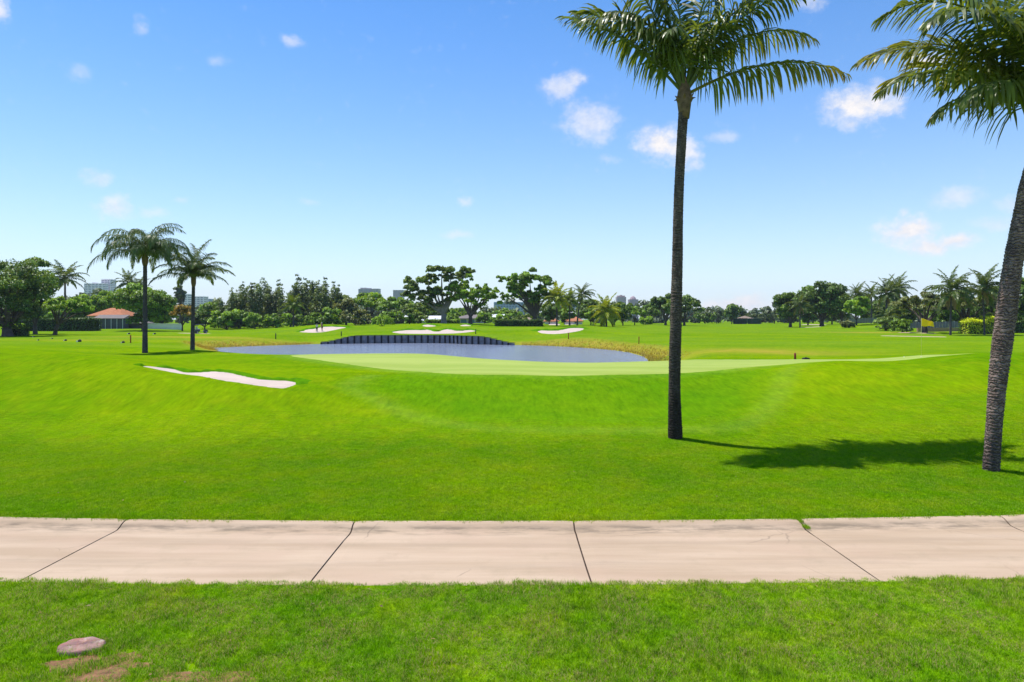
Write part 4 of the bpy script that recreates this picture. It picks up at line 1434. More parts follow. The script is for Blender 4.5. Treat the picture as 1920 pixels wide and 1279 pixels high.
SP = [(424, 538, 30), (448, 527, 32), (472, 531, 34), (496, 521, 34), (519, 524, 32), (545, 530, 32), (570, 515, 34), (592, 521, 34), (612, 520, 34), (626, 534, 32)]
ORD = ['first', 'second', 'third', 'fourth', 'fifth', 'sixth', 'seventh', 'eighth', 'ninth', 'tenth']
for i, (px, ty, wd) in enumerate(SP):
    tree(px, 204 + (i * 7) % 11, ty, wd * 1.2, 'spire', 'pine', f'{ORD[i]} feathery dark tree from the left in the tall windbreak row', name='windbreak_pine', group='windbreak row behind the golf cart', skirt=.06, dens=1.25)
for px, ty, wd, lab in ((428, 574, 66, 'bright bushy tree at the left foot of the windbreak row'), (478, 582, 60, 'second bushy tree from the left at the foot of the windbreak'),
                        (520, 584, 56, 'bushy tree just left of the light green feather palm'), (584, 586, 60, 'bushy tree just right of the light green feather palm'), (622, 574, 52, 'bushy tree at the right foot of the windbreak row')):
    tree(px, 192, ty, wd, 'bush', 'bright' if px == 428 else 'mid', lab, name='bushy_tree', group='bushy trees at the foot of the windbreak', dens=1.3)
# behind the pond
tree(650, 205, 560, 56, 'round', 'grey', 'grey-green tree closing the right end of the windbreak row', skirt=.03)
tree(690, 222, 543, 84, 'dome', 'bright', 'broad bright green tree below the brown-grey tower', skirt=.15, dens=1.3)
tree(668, 190, 578, 66, 'bush', 'grey', 'low grey-green thicket before the broad bright tree', name='thicket_bush')
tree(745, 215, 555, 80, 'dome', 'mid', 'spreading green tree below the distant dark slab tower', skirt=.2, dens=1.2)
tree(785, 205, 566, 70, 'round', 'olive', 'olive tree left of the wide open-branched tree', skirt=.2)
tree(718, 172, 591, 42, 'weep', 'bright', 'weeping light green shrub near the far lawn edge', name='weeping_bush', dens=1.4)
tree(768, 174, 589, 24, 'bush', 'mid', 'round clipped bush right of the weeping shrub', name='round_bush', dens=1.5)
tree(832, 178, 500, 150, 'open', 'olive', 'wide open-branched tree with pale forked limbs behind the pond', clumps=[(776, 536, 17), (798, 525, 15), (818, 546, 15), (828, 510, 18), (846, 520, 12), (797, 556, 17), (770, 556, 13), (812, 570, 12), (868, 517, 12), (876, 508, 10), (848, 560, 11)], bark=m_bark_pale, trunk_w=11, dens=1.0)
tree(882, 174, 520, 100, 'open', 'bright', 'flat-layered bright green tree right of the wide open-branched tree', clumps=[(850, 540, 16), (866, 532, 13), (873, 549, 14), (895, 551, 15), (916, 553, 13), (905, 541, 11), (884, 563, 11), (925, 546, 7), (858, 556, 10), (902, 570, 9)], trunk_w=8, dens=1.2)
tree(1003, 176, 510, 110, 'open', 'mid', 'tall tree with heavy leaning limbs behind the long dark hedge', clumps=[(958, 527, 13), (972, 537, 15), (993, 521, 15), (1014, 523, 14), (1026, 530, 9), (985, 550, 14), (1010, 545, 13), (950, 557, 8), (1003, 562, 12), (1024, 555, 9), (962, 546, 9)], trunk_w=9, dens=1.3)
tree(950, 250, 578, 60, 'round', 'mid', 'green tree behind the small white porch house', skirt=.1)
tree(1030, 215, 568, 44, 'round', 'dark', 'dark tree behind the taller yellow-crowned palm', skirt=.1, dens=1.2)
tree(820, 240, 572, 70, 'round', 'dark', 'dark tree behind the trunk of the wide open-branched tree', skirt=.1)
tree(862, 236, 576, 50, 'round', 'mid', 'green tree between the open-branched and the layered tree', skirt=.1)
tree(985, 206, 588, 60, 'bush', 'olive', 'low olive shrubbery behind the long dark hedge', name='shrubbery_bush')
tree(905, 236, 582, 60, 'round', 'dark', 'dark tree behind the white house roofs', skirt=.15)
tree(1108, 207, 560, 54, 'round', 'dark', 'dark rounded tree between the two yellow-crowned palms', skirt=.15, dens=1.2)
tree(1112, 196, 575, 30, 'round', 'mid', 'small tree beside the shorter yellow-crowned palm', skirt=.25)
tree(1168, 206, 566, 50, 'round', 'dark', 'dark tree just right of the shorter yellow-crowned palm', skirt=.25, dens=1.2)
tree(1190, 222, 574, 40, 'dome', 'mid', 'small tree below the pink twin towers', skirt=.4)
tree(1248, 235, 549, 70, 'dome', 'dark', 'rounded shade tree just left of the straight palm trunk', skirt=.16, dens=1.6, trunk_w=5)
tree(1283, 238, 552, 74, 'dome', 'dark', 'rounded shade tree just right of the straight palm trunk', skirt=.16, dens=1.6, trunk_w=5)
tree(1216, 262, 570, 50, 'dome', 'dark', 'lower shade tree left of the pair behind the palm trunk', skirt=.2, dens=1.2)
tree(1212, 250, 591, 26, 'bush', 'bright', 'bright round bush below the lower shade tree', name='round_bush', dens=1.3)
tree(1372, 296, 570, 30, 'round', 'dark', 'dark tree beside the distant flat-roofed shelter', skirt=.2, dens=1.3)
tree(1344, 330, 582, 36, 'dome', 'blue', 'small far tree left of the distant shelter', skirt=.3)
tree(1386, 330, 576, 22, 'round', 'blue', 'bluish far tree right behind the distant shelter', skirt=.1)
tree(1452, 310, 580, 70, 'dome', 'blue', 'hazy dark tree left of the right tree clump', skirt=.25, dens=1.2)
# right of the fairway
tree(1482, 222, 547, 66, 'round', 'dark', 'leftmost big tree of the right tree clump', skirt=.2, dens=1.5, trunk_w=6)
tree(1541, 214, 527, 94, 'round', 'dark', 'tallest broad-crowned tree of the right tree clump', skirt=.2, dens=1.6, trunk_w=8)
tree(1578, 236, 543, 50, 'round', 'dark', 'dark tree behind the tallest of the right tree clump', skirt=.1)
tree(1606, 186, 557, 56, 'round', 'bright', 'bright green tree in front of the palms on the right', skirt=.28, dens=1.4)
tree(1640, 226, 562, 70, 'round', 'dark', 'dark tree below the small coconut palm tops', skirt=.08)
tree(1700, 178, 560, 70, 'round', 'olive', 'olive tree right of the tall coconut cluster', skirt=.12, dens=1.2)
tree(1734, 140, 546, 120, 'dome', 'grey', 'dark spreading oak whose trunk stands just below the yellow flag', skirt=.34, dens=1.5, trunk_w=9)
tree(1760, 168, 566, 80, 'round', 'mid', 'green tree behind the oak and the fence', skirt=.1)
tree(1813, 138, 540, 104, 'dome', 'grey', 'dark oak with forked trunk between the two right coconut palms', skirt=.30, dens=1.5, trunk_w=10)
tree(1862, 160, 548, 84, 'round', 'dark', 'dark tree rising behind the lime hedge', skirt=.1, dens=1.3)
tree(1915, 142, 520, 84, 'round', 'dark', 'dark tree behind the leaning palm trunk at the right edge', skirt=.12, dens=1.4)
tree(1960, 150, 515, 90, 'round', 'mid', 'green tree cut by the right edge beyond the leaning palm', skirt=.1, dens=1.2)
tree(1515, 250, 556, 60, 'round', 'dark', 'dark tree filling in between the two biggest of the right tree clump', skirt=.05, dens=1.2)
tree(1560, 262, 552, 70, 'round', 'mid', 'green tree far behind the tallest of the right tree clump', skirt=.05)
tree(1668, 215, 560, 80, 'round', 'dark', 'dark tree behind the trunks of the tall coconut cluster', skirt=.05, dens=1.2)
tree(1795, 176, 556, 80, 'round', 'dark', 'dark tree behind the palm with yellow fruit stalks', skirt=.05, dens=1.2)
tree(1588, 176, 600, 26, 'bush', 'grey', 'low grey bush at the left end of the right fence', name='low_bush')
tree(1660, 160, 592, 40, 'bush', 'olive', 'scrubby olive bush under the low pale palm', name='scrub_bush')


for px, D, ty, wd, st, col, lab in (
        (735, 196, 580, 46, 'bush', 'mid', 'leafy green thicket before the flat white roof'), (784, 194, 584, 40, 'bush', 'olive', 'olive thicket at the left foot of the open-branched tree'),
        (846, 200, 588, 34, 'bush', 'mid', 'low green bush at the right foot of the open-branched tree'), (908, 202, 584, 36, 'bush', 'mid', 'green bush hiding the right end of the pale house'),
        (938, 196, 588, 30, 'bush', 'bright', 'bright bush at the left end of the long dark hedge'), (1058, 214, 576, 40, 'round', 'mid', 'small green tree behind the slim palm trunks'),
        (1152, 216, 574, 46, 'round', 'mid', 'green tree behind the shorter yellow-crowned palm'), (1322, 300, 584, 50, 'round', 'dark', 'low dark tree right of the pair behind the palm trunk'),
        (1425, 316, 584, 50, 'round', 'blue', 'low hazy tree right of the distant shelter'), (110, 196, 560, 90, 'round', 'mid', 'green tree behind the domed tree and clipped hedge'),
        (305, 200, 558, 60, 'round', 'mid', 'green tree between the two left palm trunks, behind'), (402, 216, 566, 60, 'round', 'mid', 'green tree just left of the windbreak row'),
        (648, 228, 552, 60, 'round', 'pine', 'dark tree rising behind the right end of the windbreak'), (1690, 150, 596, 40, 'bush', 'mid', 'green bush left of the oak below the flag')):
    tree(px, D, ty, wd, st, col, lab, name='leafy_bush' if st == 'bush' else 'broadleaf_tree', skirt=.06, dens=1.3)


def leafy_box(name, px0, px1, D, top_y, depth, col, label, lumpy_=.0, base_dz=0, dens=1.0, slope=0):
    """clipped or loose hedge: a leafy volume with a twiggy core"""
    q = np.random.default_rng(int(px0 * 3 + D))
    a, b_ = spot(px0, D), spot(px1, D + slope)
    zb = min(a.z, b_.z) - .15
    b0 = Vector(((a.x + b_.x) / 2, (a.y + b_.y) / 2, zb))
    L = (b_ - a).xy.length
    H = row_z(top_y, D) - zb
    t_ = thing(name, b0, label, 'hedge', None, math.atan2(b_.y - a.y, b_.x - a.x))
    pxm = F / D / 1.875
    n = int(np.clip((L * H + L * depth) * pxm * pxm * 5 * dens, 600, 14000))
    P = q.uniform(-1, 1, (n, 3))
    ax = q.choice(3, n, p=[depth * H / (L * H + L * depth + depth * H), L * H / (L * H + L * depth + depth * H), L * depth / (L * H + L * depth + depth * H)])
    Nn = np.zeros((n, 3))
    for k in range(3):
        m_ = ax == k
        sg = np.sign(P[m_, k]) if k < 2 else np.ones(m_.sum())
        P[m_, k] = sg * q.uniform(.86, 1.0, m_.sum())
        Nn[m_, k] = sg
    C = P * np.array([L / 2, depth / 2, H / 2]) + np.array([0, 0, H / 2])
    if lumpy_:
        C[:, 2] *= 1 + lumpy_ * (np.sin(C[:, 0] * 1.7) * .5 + np.sin(C[:, 0] * .6 + 1) * .5)
        C += q.normal(0, .12, C.shape)
    tint = np.clip(.5 + .25 * np.sin(C[:, 0] * 2.3) + q.normal(0, .2, n), 0, 1)
    me = leaf_mesh('foliage', C, Nn, np.full(n, max(.12, .7 / pxm)) * q.uniform(.6, 1.3, n), tint, LEAF[col], q)
    link(bpy.data.objects.new('foliage', me), t_)
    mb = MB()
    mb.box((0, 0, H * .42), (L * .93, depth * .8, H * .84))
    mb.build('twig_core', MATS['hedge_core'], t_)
    return t_


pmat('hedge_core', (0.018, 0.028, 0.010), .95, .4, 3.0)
leafy_box('clipped_hedge', 50, 184, 158, 597, 3.0, 'hedge', 'long clipped dark hedge in front of the orange-roofed house')
leafy_box('clipped_hedge', 25, 48, 122, 613, 2.2, 'hedge', 'small square clipped hedge under the huge tree at far left')
leafy_box('clipped_hedge', 928, 1018, 166, 600, 3.0, 'hedge', 'long dark clipped hedge beside the far fairway')
leafy_box('low_hedge', 798, 862, 186, 600, 2.0, 'mid', 'low green hedge before the white houses behind the pond', .2)
leafy_box('lime_hedge', 1806, 1878, 133, 600, 3.0, 'lime', 'lime yellow hedge behind the slender palm at right', .22, dens=1.3)
leafy_box('loose_hedge', 1870, 1990, 140, 602, 3.0, 'dark', 'dark loose hedge behind the leaning palm trunk', .2)

# far-off wood closing the horizon: reads as one mass
q = np.random.default_rng(77)
cl = []
for k in range(520):
    u_ = q.uniform(-1.0, 1.0)
    D_ = q.uniform(350, 470)
    hgt = (14 if abs(u_ + .02) > .4 else 11.5) + 3.2 * math.sin(u_ * 17) + 2.2 * math.sin(u_ * 41 + 1) + q.uniform(-2, 2.5)
    if .26 < u_ < .37:
        hgt *= .75
    cl.append((u_ * D_, D_, 1.5 + hgt * q.uniform(.35, .85), q.uniform(2.2, 3.9)))
    cl.append((u_ * D_ + q.uniform(-4, 4), D_ - 2, 1.5 + q.uniform(.5, 3.5), q.uniform(2.0, 3.4)))
C, Nn, size, tint = clumps_to_leaves(cl, 60000, 1.15, q, .45, .85)
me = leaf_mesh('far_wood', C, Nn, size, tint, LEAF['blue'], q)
tag(link(bpy.data.objects.new('far_wood', me)), 'bluish far-off belt of woodland along the horizon', 'woodland', kind='stuff')

# straw-coloured reeds on the pond banks
q = np.random.default_rng(5)
N_ = 220000
xx, yy = q.uniform(-56, 32, N_), q.uniform(62, 122, N_)
sd2 = poly_sd(_pb, xx, yy)
okr = (sd2 > .1) & (sd2 < 4.2 * q.uniform(.1, 1, N_)) & ~((xx > -33.5) & (xx < 1.5) & (yy > 98)) & ~((yy < 90) & (xx < 12))
xx, yy, sd2 = xx[okr], yy[okr], sd2[okr]
zz = height(xx, yy)
n = len(xx)
a = q.uniform(0, 6.28, n)
hh = q.uniform(.12, .34, n) * np.where(sd2 < 2.5, 1.0, .6)
wd = q.uniform(.02, .045, n)
tx, ty = q.normal(.12, .12, n), q.normal(0, .12, n)
V = np.stack([np.stack([xx - np.cos(a) * wd, yy - np.sin(a) * wd, zz - .05], 1), np.stack([xx + np.cos(a) * wd, yy + np.sin(a) * wd, zz - .05], 1), np.stack([xx + tx, yy + ty, zz + hh], 1)], 1).reshape(-1, 3)
me = bpy.data.meshes.new('bank_reeds')
me.from_pydata(V.tolist(), [], [(3 * i, 3 * i + 1, 3 * i + 2) for i in range(n)])
set_tint(me, np.repeat(q.uniform(0, 1, n), 3))
me.materials.append(LEAF['straw'])
tag(link(bpy.data.objects.new('bank_reeds', me)), 'straw-coloured tall grass fringing the pond banks', 'grass', kind='stuff')

# ------------------------------------------------------------------ bulkhead along the far shore
m_panel = pmat('bulkhead_board', (0.19, 0.19, 0.215), .75, .45, 1.4, .4)
m_post = pmat('bulkhead_post', (0.016, 0.016, 0.020), .8, .4, 2.0, .4)
m_cap = pmat('bulkhead_cap', (0.035, 0.036, 0.042), .8, .4, 2.0, .4)
wall_line = [p for p in POND if -33 < p[0] < 1.2 and p[1] > 100]
wl = catmull(wall_line, 12, False)
seg = np.concatenate([[0], np.cumsum(np.linalg.norm(np.diff(wl, axis=0), axis=1))])
LW = seg[-1]
bw = thing('bulkhead_wall', (0, 0, 0), 'dark timber bulkhead of boards and posts along the far pond shore', 'retaining wall')
NP = int(LW / 1.16)


def wall_at(s):
    x_ = float(np.interp(s, seg, wl[:, 0]))
    y_ = float(np.interp(s, seg, wl[:, 1]))
    f_ = s / LW
    top = 0.0 + 1.02 * float(sstep(0, .17, np.array(f_))) - 1.07 * float(sstep(.80, 1.02, np.array(f_)))
    return Vector((x_, y_, 0)), top


for k in range(NP):
    (a, ta), (b_, tb) = wall_at(LW * k / NP), wall_at(LW * (k + 1) / NP)
    n_ = (b_ - a).normalized()
    out = Vector((n_.y, -n_.x, 0))
    if out.y > 0:
        out = -out
    mb = MB()
    dep = -out * .14
    jit = rnd.uniform(-.02, .02)
    o1, o2 = a + n_ * .02 + out * (.5 + jit), b_ - n_ * .02 + out * (.5 + jit)
    V = []
    for p, tp in ((o1, ta), (o2, tb)):
        for dd in (Vector(), dep):
            for z_ in (-1.0, tp):
                V.append((p.x + dd.x, p.y + dd.y, z_))
    mb.add(V, [(0, 4, 5, 1), (2, 3, 7, 6), (1, 5, 7, 3), (0, 2, 6, 4), (0, 1, 3, 2), (4, 6, 7, 5)])
    mb.build('board', m_panel, bw)
    mb = MB()
    p = a + out * .61
    mb.tube([(p.x, p.y, -1.0), (p.x, p.y, ta + .02 + rnd.uniform(-.02, .03))], .135, 8)
    mb.build('post', m_post, bw, False)
    mb = MB()
    mid = (a + b_) / 2 + out * .47
    mb.box((mid.x, mid.y, (ta + tb) / 2 + .055), ((b_ - a).length * .99, .22, .07), math.atan2(n_.y, n_.x))
    mb.build('cap_board', m_cap, bw)

# ------------------------------------------------------------------ buildings
def wall_mat(name, col):
    return pmat(name, col, .85, .10, .6, .1)


m_glass = pmat('window_glass', (0.035, 0.045, 0.06), .12, .3, .5, 0, 0, .6)
m_tile, t = new_mat('clay_roof_tile')
pos = t.n('ShaderNodeTexCoord').outputs['Object']
wv = t.n('ShaderNodeTexWave', Vector=pos, Scale=2.6, Distortion=.3)
wv.bands_direction = 'X'
c = t.mix(t.rng(t.noise(pos, 1.2, 5.0, .7), .3, .7), (0.50, 0.150, 0.045), (0.70, 0.270, 0.105))
c = t.mix(t.rng(wv.outputs[1], 0, .35, .45, 0), c, (0.22, 0.07, 0.035))
b = t.n('ShaderNodeBsdfPrincipled', Base_Color=c, Roughness=.8)
t.set(b, 'Normal', t.n('ShaderNodeBump', Strength=.8, Distance=.06, Height=wv.outputs[1]))
finish(t, b)
m_roofs = {'tile': m_tile, 'white': wall_mat('white_roof', (.72, .72, .74)), 'brown': wall_mat('brown_shingle_roof', (.20, .165, .145)), 'tan': wall_mat('thatch_roof', (.30, .22, .16))}
m_white = wall_mat('white_stucco', (.70, .68, .66))
m_cream = wall_mat('cream_stucco', (.52, .47, .42))
m_darkwall = wall_mat('dark_porch_screen', (.085, .085, .095))  # dark grey of the porch screen, also on annex walls and shelter posts
m_teal = wall_mat('teal_door', (.11, .20, .23))
m_trim = wall_mat('white_trim', (.75, .75, .76))


def house(px0, px1, D, eave_y, ridge_y, depth, wall, roof, label, wins=(), rz=0.0, gable=False, base_dz=0.0, name='house', door=None):
    """low house: wall, roof, windows with frames; facing the camera"""
    pxc = (px0 + px1) / 2
    b0 = spot(pxc, D)
    b0.z += base_dz
    wd = (px1 - px0) / F * D
    he, hr = row_z(eave_y, D) - b0.z, row_z(ridge_y, D) - b0.z
    t_ = thing(name, b0, label, 'house', None, rz)
    mb = MB()
    mb.box((0, depth / 2, he / 2 - .25), (wd, depth, he + .5))
    mb.build('wall', wall, t_)
    o_ = .5
    x0, x1, y0, y1 = -wd / 2 - o_, wd / 2 + o_, -o_, depth + o_
    inset = o_ * .2 if gable else min(depth * .5, wd * .4)
    V = [(x0, y0, he), (x1, y0, he), (x1, y1, he), (x0, y1, he), (x0 + inset, depth / 2, hr), (x1 - inset, depth / 2, hr), (x0, y0, he - .18), (x1, y0, he - .18), (x1, y1, he - .18), (x0, y1, he - .18)]
    mb = MB().add(V, [(0, 1, 5, 4), (1, 2, 5), (2, 3, 4, 5), (3, 0, 4), (6, 7, 1, 0), (7, 8, 2, 1), (8, 9, 3, 2), (9, 6, 0, 3), (9, 8, 7, 6)])
    rf = mb.build('roof', roof, t_)
    for (f0, f1, z0, z1) in wins:
        xa, xb = -wd / 2 + f0 * wd, -wd / 2 + f1 * wd
        mb = MB()
        mb.box(((xa + xb) / 2, -.03, (z0 + z1) / 2 * he), (xb - xa, .1, (z1 - z0) * he))
        wn = mb.build('window', m_trim, t_)
        mb = MB()
        mb.box(((xa + xb) / 2, -.07, (z0 + z1) / 2 * he), (xb - xa - .16, .08, (z1 - z0) * he - .16))
        mb.build('pane', m_glass, wn)
    if door:
        for f0, f1 in door:
            xa, xb = -wd / 2 + f0 * wd, -wd / 2 + f1 * wd
            mb = MB()
            mb.box(((xa + xb) / 2, -.04, he * .38), (xb - xa, .12, he * .76))
            mb.build('door', m_teal, t_)
    return t_


h1 = house(168, 227, 176, 592, 577, 9, m_cream, m_roofs['tile'], 'low house with orange clay tile roof beyond the clipped hedge', [(.70, .80, .15, .75)], name='tile_roofed_house')
b0 = h1.location
mb = MB()
mb.box((2.5, -1.6, 1.15), (7.4, 2.6, 2.9))
pr = mb.build('screened_porch', m_darkwall, h1)
mb = MB()
V = [(-1.4, -3.1, 2.65), (6.5, -3.1, 2.65), (6.5, -.2, 3.55), (-1.4, -.2, 3.55)]
mb.add(V + [(x_, y_, z_ - .15) for x_, y_, z_ in V], [(0, 1, 2, 3), (7, 6, 5, 4), (0, 4, 5, 1), (1, 5, 6, 2), (2, 6, 7, 3), (3, 7, 4, 0)])
mb.build('porch_roof', m_roofs['brown'], h1)
for k in range(6):
    mb = MB()
    mb.box((-1.15 + k * 1.46, -2.95, 1.15), (.09, .09, 2.9))
    mb.build('porch_post', m_trim, h1)
house(232, 262, 176, 606, 600, 6, m_darkwall, m_roofs['brown'], 'dark annex right of the orange-roofed house', name='house_annex')
mb = MB()
p0 = spot(305, 178)
t_ = thing('garden_wall', p0, 'low white garden wall behind the rusty small tree', 'wall')
mb.box((0, 0, .5), (10.5, .25, 1.7))
mb.build('masonry', m_white, t_)
mb = MB()
mb.box((0, 0, 1.40), (10.7, .4, .1))
mb.build('coping', m_trim, t_)
house(732, 762, 222, 595, 590, 8, m_darkwall, m_roofs['white'], 'house with flat white roof behind the round clipped bush', name='white_roofed_house')
house(792, 824, 224, 601, 592, 8, m_white, m_roofs['white'], 'white gabled house left of the wide open-branched tree', [(.2, .4, .3, .8), (.6, .8, .3, .8)], gable=True, name='gabled_house')
house(852, 914, 222, 597, 590, 10, m_cream, m_roofs['brown'], 'pale house with teal garage doors behind the layered tree', [(.02, .10, .3, .75), (.66, .76, .3, .75)], door=[(.20, .36), (.44, .60)], name='pale_house')
house(924, 944, 230, 597, 589, 8, m_white, m_roofs['white'], 'small white porch house left of the long dark hedge', [(.3, .7, .2, .8)], gable=True, name='porch_house')
house(958, 1004, 214, 601, 594, 8, m_cream, m_roofs['tan'], 'house with low tan roof showing above the long dark hedge', name='tan_roofed_house')
house(1024, 1046, 232, 602, 595, 9, m_white, m_roofs['tile'], 'orange-roofed house left of the slim palms', name='tile_roofed_house')
house(1062, 1092, 236, 602, 594, 9, m_white, m_roofs['tile'], 'orange-roofed house showing between the slim palm trunks', [(.5, .7, .2, .8)], name='tile_roofed_house')
house(1064, 1078, 262, 588, 584, 8, m_white, m_roofs['white'], 'two-storey white house above the orange roof between slim palms', [(.1, .35, .5, .7), (.6, .85, .5, .7)], name='storeyed_house')


def tower(px0, px1, D, top_y, depth, wall, glass, label, bays, name='apartment_tower', rooftop=(), dome=False):
    """far high-rise: glass core, a slab on each floor, piers between the bays"""
    pxc = (px0 + px1) / 2
    x_ = (pxc - 960) / F * D
    H = row_z(top_y, D) - 1.5
    wd = (px1 - px0) / F * D
    t_ = thing(name, (x_, D, 1.5), label, 'building')
    mb = MB()
    mb.box((0, depth / 2, H / 2), (wd - 1.0, depth - 1.0, H - .8))
    mb.build('glazing', glass, t_)
    fl = 3.4
    nf = int(H / fl)
    slab_me = None
    for k in range(nf + 1):
        if slab_me is None:
            o = MB().box((0, depth / 2, 0), (wd, depth, 1.5)).build('floor_slab', wall, t_)
            slab_me = o.data
        else:
            o = link(bpy.data.objects.new('floor_slab', slab_me), t_)
        o.location.z = H - k * H / nf if k < nf else .7
    pier = None
    for k in range(bays + 1):
        if pier is None:
            o = MB().box((0, 0, H / 2), (1.5 if wd > 30 else 1.1, .9, H)).build('pier', wall, t_)
            pier = o.data
        else:
            o = link(bpy.data.objects.new('pier', pier), t_)
        o.location = (-wd / 2 + .6 + (wd - 1.2) * k / bays, -.15, .2)
    for (f0, f1, hh) in rooftop:
        mb = MB()
        mb.box((-wd / 2 + (f0 + f1) / 2 * wd, depth / 2, H + .62 + hh / 2), ((f1 - f0) * wd, depth * .6, hh))
        mb.build('roof_house', wall, t_)
    if dome:
        mb = MB()
        mb.tube([(0, depth / 2, H + .6), (0, depth / 2, H + 3), (0, depth / 2, H + 6.5), (0, depth / 2, H + 9)], [wd * .36, wd * .34, wd * .24, wd * .08], 12)
        mb.build('crown_roof', wall, t_)
    return t_


m_tw = wall_mat('tower_white', (.86, .78, .78))
m_tg = pmat('tower_glazing', (.30, .29, .34), .5, .3, .1)
m_tb = wall_mat('tower_brown', (.44, .39, .37))
m_tp = wall_mat('tower_pink', (.47, .33, .32))
m_tblue = wall_mat('tower_blue', (.30, .38, .48))
m_tbg = pmat('tower_blue_glazing', (.12, .20, .32), .2, .3, .1)
tower(158, 192, 1400, 532, 22, m_tw, m_tg, 'white gridded apartment tower above the trees at far left', 5, rooftop=((.36, .46, 2.2),))
tower(190, 207, 1430, 524.5, 22, m_tw, m_tg, 'narrower taller white tower adjoining the gridded one', 3, rooftop=((.1, .9, 1.0),))
tower(338, 352, 1200, 552, 18, m_tw, m_tg, 'small pale block beside the bushy palm trunk', 2)
tower(350, 382, 1250, 556.5, 20, m_tw, m_tg, 'wide white block right of the bushy palm trunk', 5)
tower(382, 397, 1500, 561, 20, m_tblue, m_tg, 'faint low blue-grey block left of the windbreak row', 3)
tower(672, 700, 1300, 542.5, 20, m_tb, m_tg, 'brown-grey tower rising right of the windbreak row', 6, rooftop=((.1, .5, 2.5), (.55, .8, 1.8)))
tower(699, 710, 1285, 542, 22, m_tb, m_tg, 'narrow dark wing of the brown-grey tower', 2)
tower(737, 756, 1500, 544.5, 20, m_tb, m_tg, 'dark slab tower left of the wide open-branched tree', 5)
tower(926, 1004, 900, 567.5, 26, m_tblue, m_tbg, 'long low blue glass office block behind the long dark hedge', 14, name='office_block')
tower(1061, 1082, 1000, 573, 22, m_tblue, m_tbg, 'pale blue block glimpsed between the slim palms', 4, name='office_block')
tower(1157, 1174, 1600, 557.5, 24, m_tp, m_tg, 'left pink tower of the twin pair', 4, rooftop=((.1, .35, 3.5), (.4, .6, 5.0), (.65, .9, 3.5)))
tower(1180, 1197, 1620, 562, 24, m_tp, m_tg, 'right pink tower of the twin pair, with rounded top', 4, dome=True)

# ------------------------------------------------------------------ distant shelter, fence and walls on the right
p0 = spot(1401, 296)
t_ = thing('golf_shelter', p0, 'distant dark green screened shelter with low tan roof on the fairway', 'shelter')
wd = 52 / F * 296
for k in range(2):
    mb = MB()
    mb.box(((-.25 + .5 * k) * wd, .1, 1.15), (wd * .47, .3, 2.5))
    mb.build('screen', wall_mat('green_screen', (.016, .045, .03)) if k == 0 else MATS['green_screen'], t_)
mb = MB()
mb.add([(-wd * .26, 1, 2.5), (wd * .26, 1, 2.5), (wd * .26, 5, 2.5), (-wd * .26, 5, 2.5), (0, 3, 3.6)], [(0, 1, 4), (1, 2, 4), (2, 3, 4), (3, 0, 4), (3, 2, 1, 0)])
mb.build('roof', m_roofs['tan'], t_)
for k in range(4):
    mb = MB()
    mb.box((-wd / 2 + wd * k / 3, -.12, 1.25), (.2, .2, 2.8))
    mb.build('post', m_darkwall, t_)

m_fence = wall_mat('grey_fence_panel', (.20, .21, .24))
m_fpost = pmat('fence_post', (.42, .44, .48), .5, .2, 2.0, 0, .4)


def fence(px0, px1, D, dz, h, n, label):
    a, b_ = spot(px0, D), spot(px1, D)
    t_ = thing('boundary_fence', (a.x, a.y, 0), label, 'fence')
    L = b_.x - a.x
    for k in range(n + 1):
        x_ = L * k / n
        z_ = hz(a.x + x_, D) + dz
        mb = MB()
        mb.tube([(x_, -.04, z_ - 1.0), (x_, -.04, z_ + h + .1)], .05, 6)
        mb.build('post', m_fpost, t_)
        if k < n:
            z2 = hz(a.x + L * (k + 1) / n, D) + dz
            for j in range(3):
                xa, xb = x_ + L / n * j / 3 + .03, x_ + L / n * (j + 1) / 3 - .03
                za = z_ + (z2 - z_) * j / 3
                zb = z_ + (z2 - z_) * (j + 1) / 3
                MB().add([(xa, 0, za), (xb, 0, zb), (xb, 0, zb + h), (xa, 0, za + h), (xa, .04, za), (xb, .04, zb), (xb, .04, zb + h), (xa, .04, za + h)],
                         [(0, 1, 2, 3), (7, 6, 5, 4), (3, 2, 6, 7), (0, 4, 5, 1), (0, 3, 7, 4), (1, 5, 6, 2)]).build('panel', m_fence, t_)
    return t_


fence(1706, 1806, 152, .75, 1.35, 6, 'grey panel fence behind the yellow flag and oak')
fence(1592, 1652, 196, .2, 1.4, 4, 'grey panel fence left of the tall coconut cluster')
p0 = spot(1762, 150)
t_ = thing('low_retaining_wall', (p0.x, p0.y, p0.z), 'low weathered tan wall at the foot of the grey fence behind the flag', 'wall')
for k in range(9):
    mb = MB()
    mb.box((-4.4 + k * 1.1, rnd.uniform(-.05, .05), .28), (1.07, .5, .95 + rnd.uniform(-.08, .08)))
    mb.build('block', wall_mat('tan_block', (.36, .25, .17)) if 'tan_block' not in MATS else MATS['tan_block'], t_)


def strip_path(pts, wd, label):
    P = catmull(pts, 6, False)
    L_, R_ = [], []
    for i in range(len(P)):
        d = P[min(i + 1, len(P) - 1)] - P[max(i - 1, 0)]
        n_ = np.array([-d[1], d[0]]) / np.linalg.norm(d)
        L_.append(P[i] + n_ * wd / 2)
        R_.append(P[i] - n_ * wd / 2)
    o = drape('cart_path', np.array(L_ + R_[::-1]), m_conc, .6, .06)
    return tag(o, label, 'path', kind='structure')


strip_path([spot(px, D).xy for px, D in ((1655, 122), (1690, 119), (1730, 116), (1775, 114))], 2.0, 'pale path strip below the yellow flag on the fairway')
strip_path([spot(px, D).xy for px, D in ((1690, 147), (1720, 141), (1750, 136))], 2.0, 'pale path strip by the oak trunk')
strip_path([spot(px, D).xy for px, D in ((340, 144), (365, 142.6), (392, 142))], 2.4, 'pale path under the golf cart')

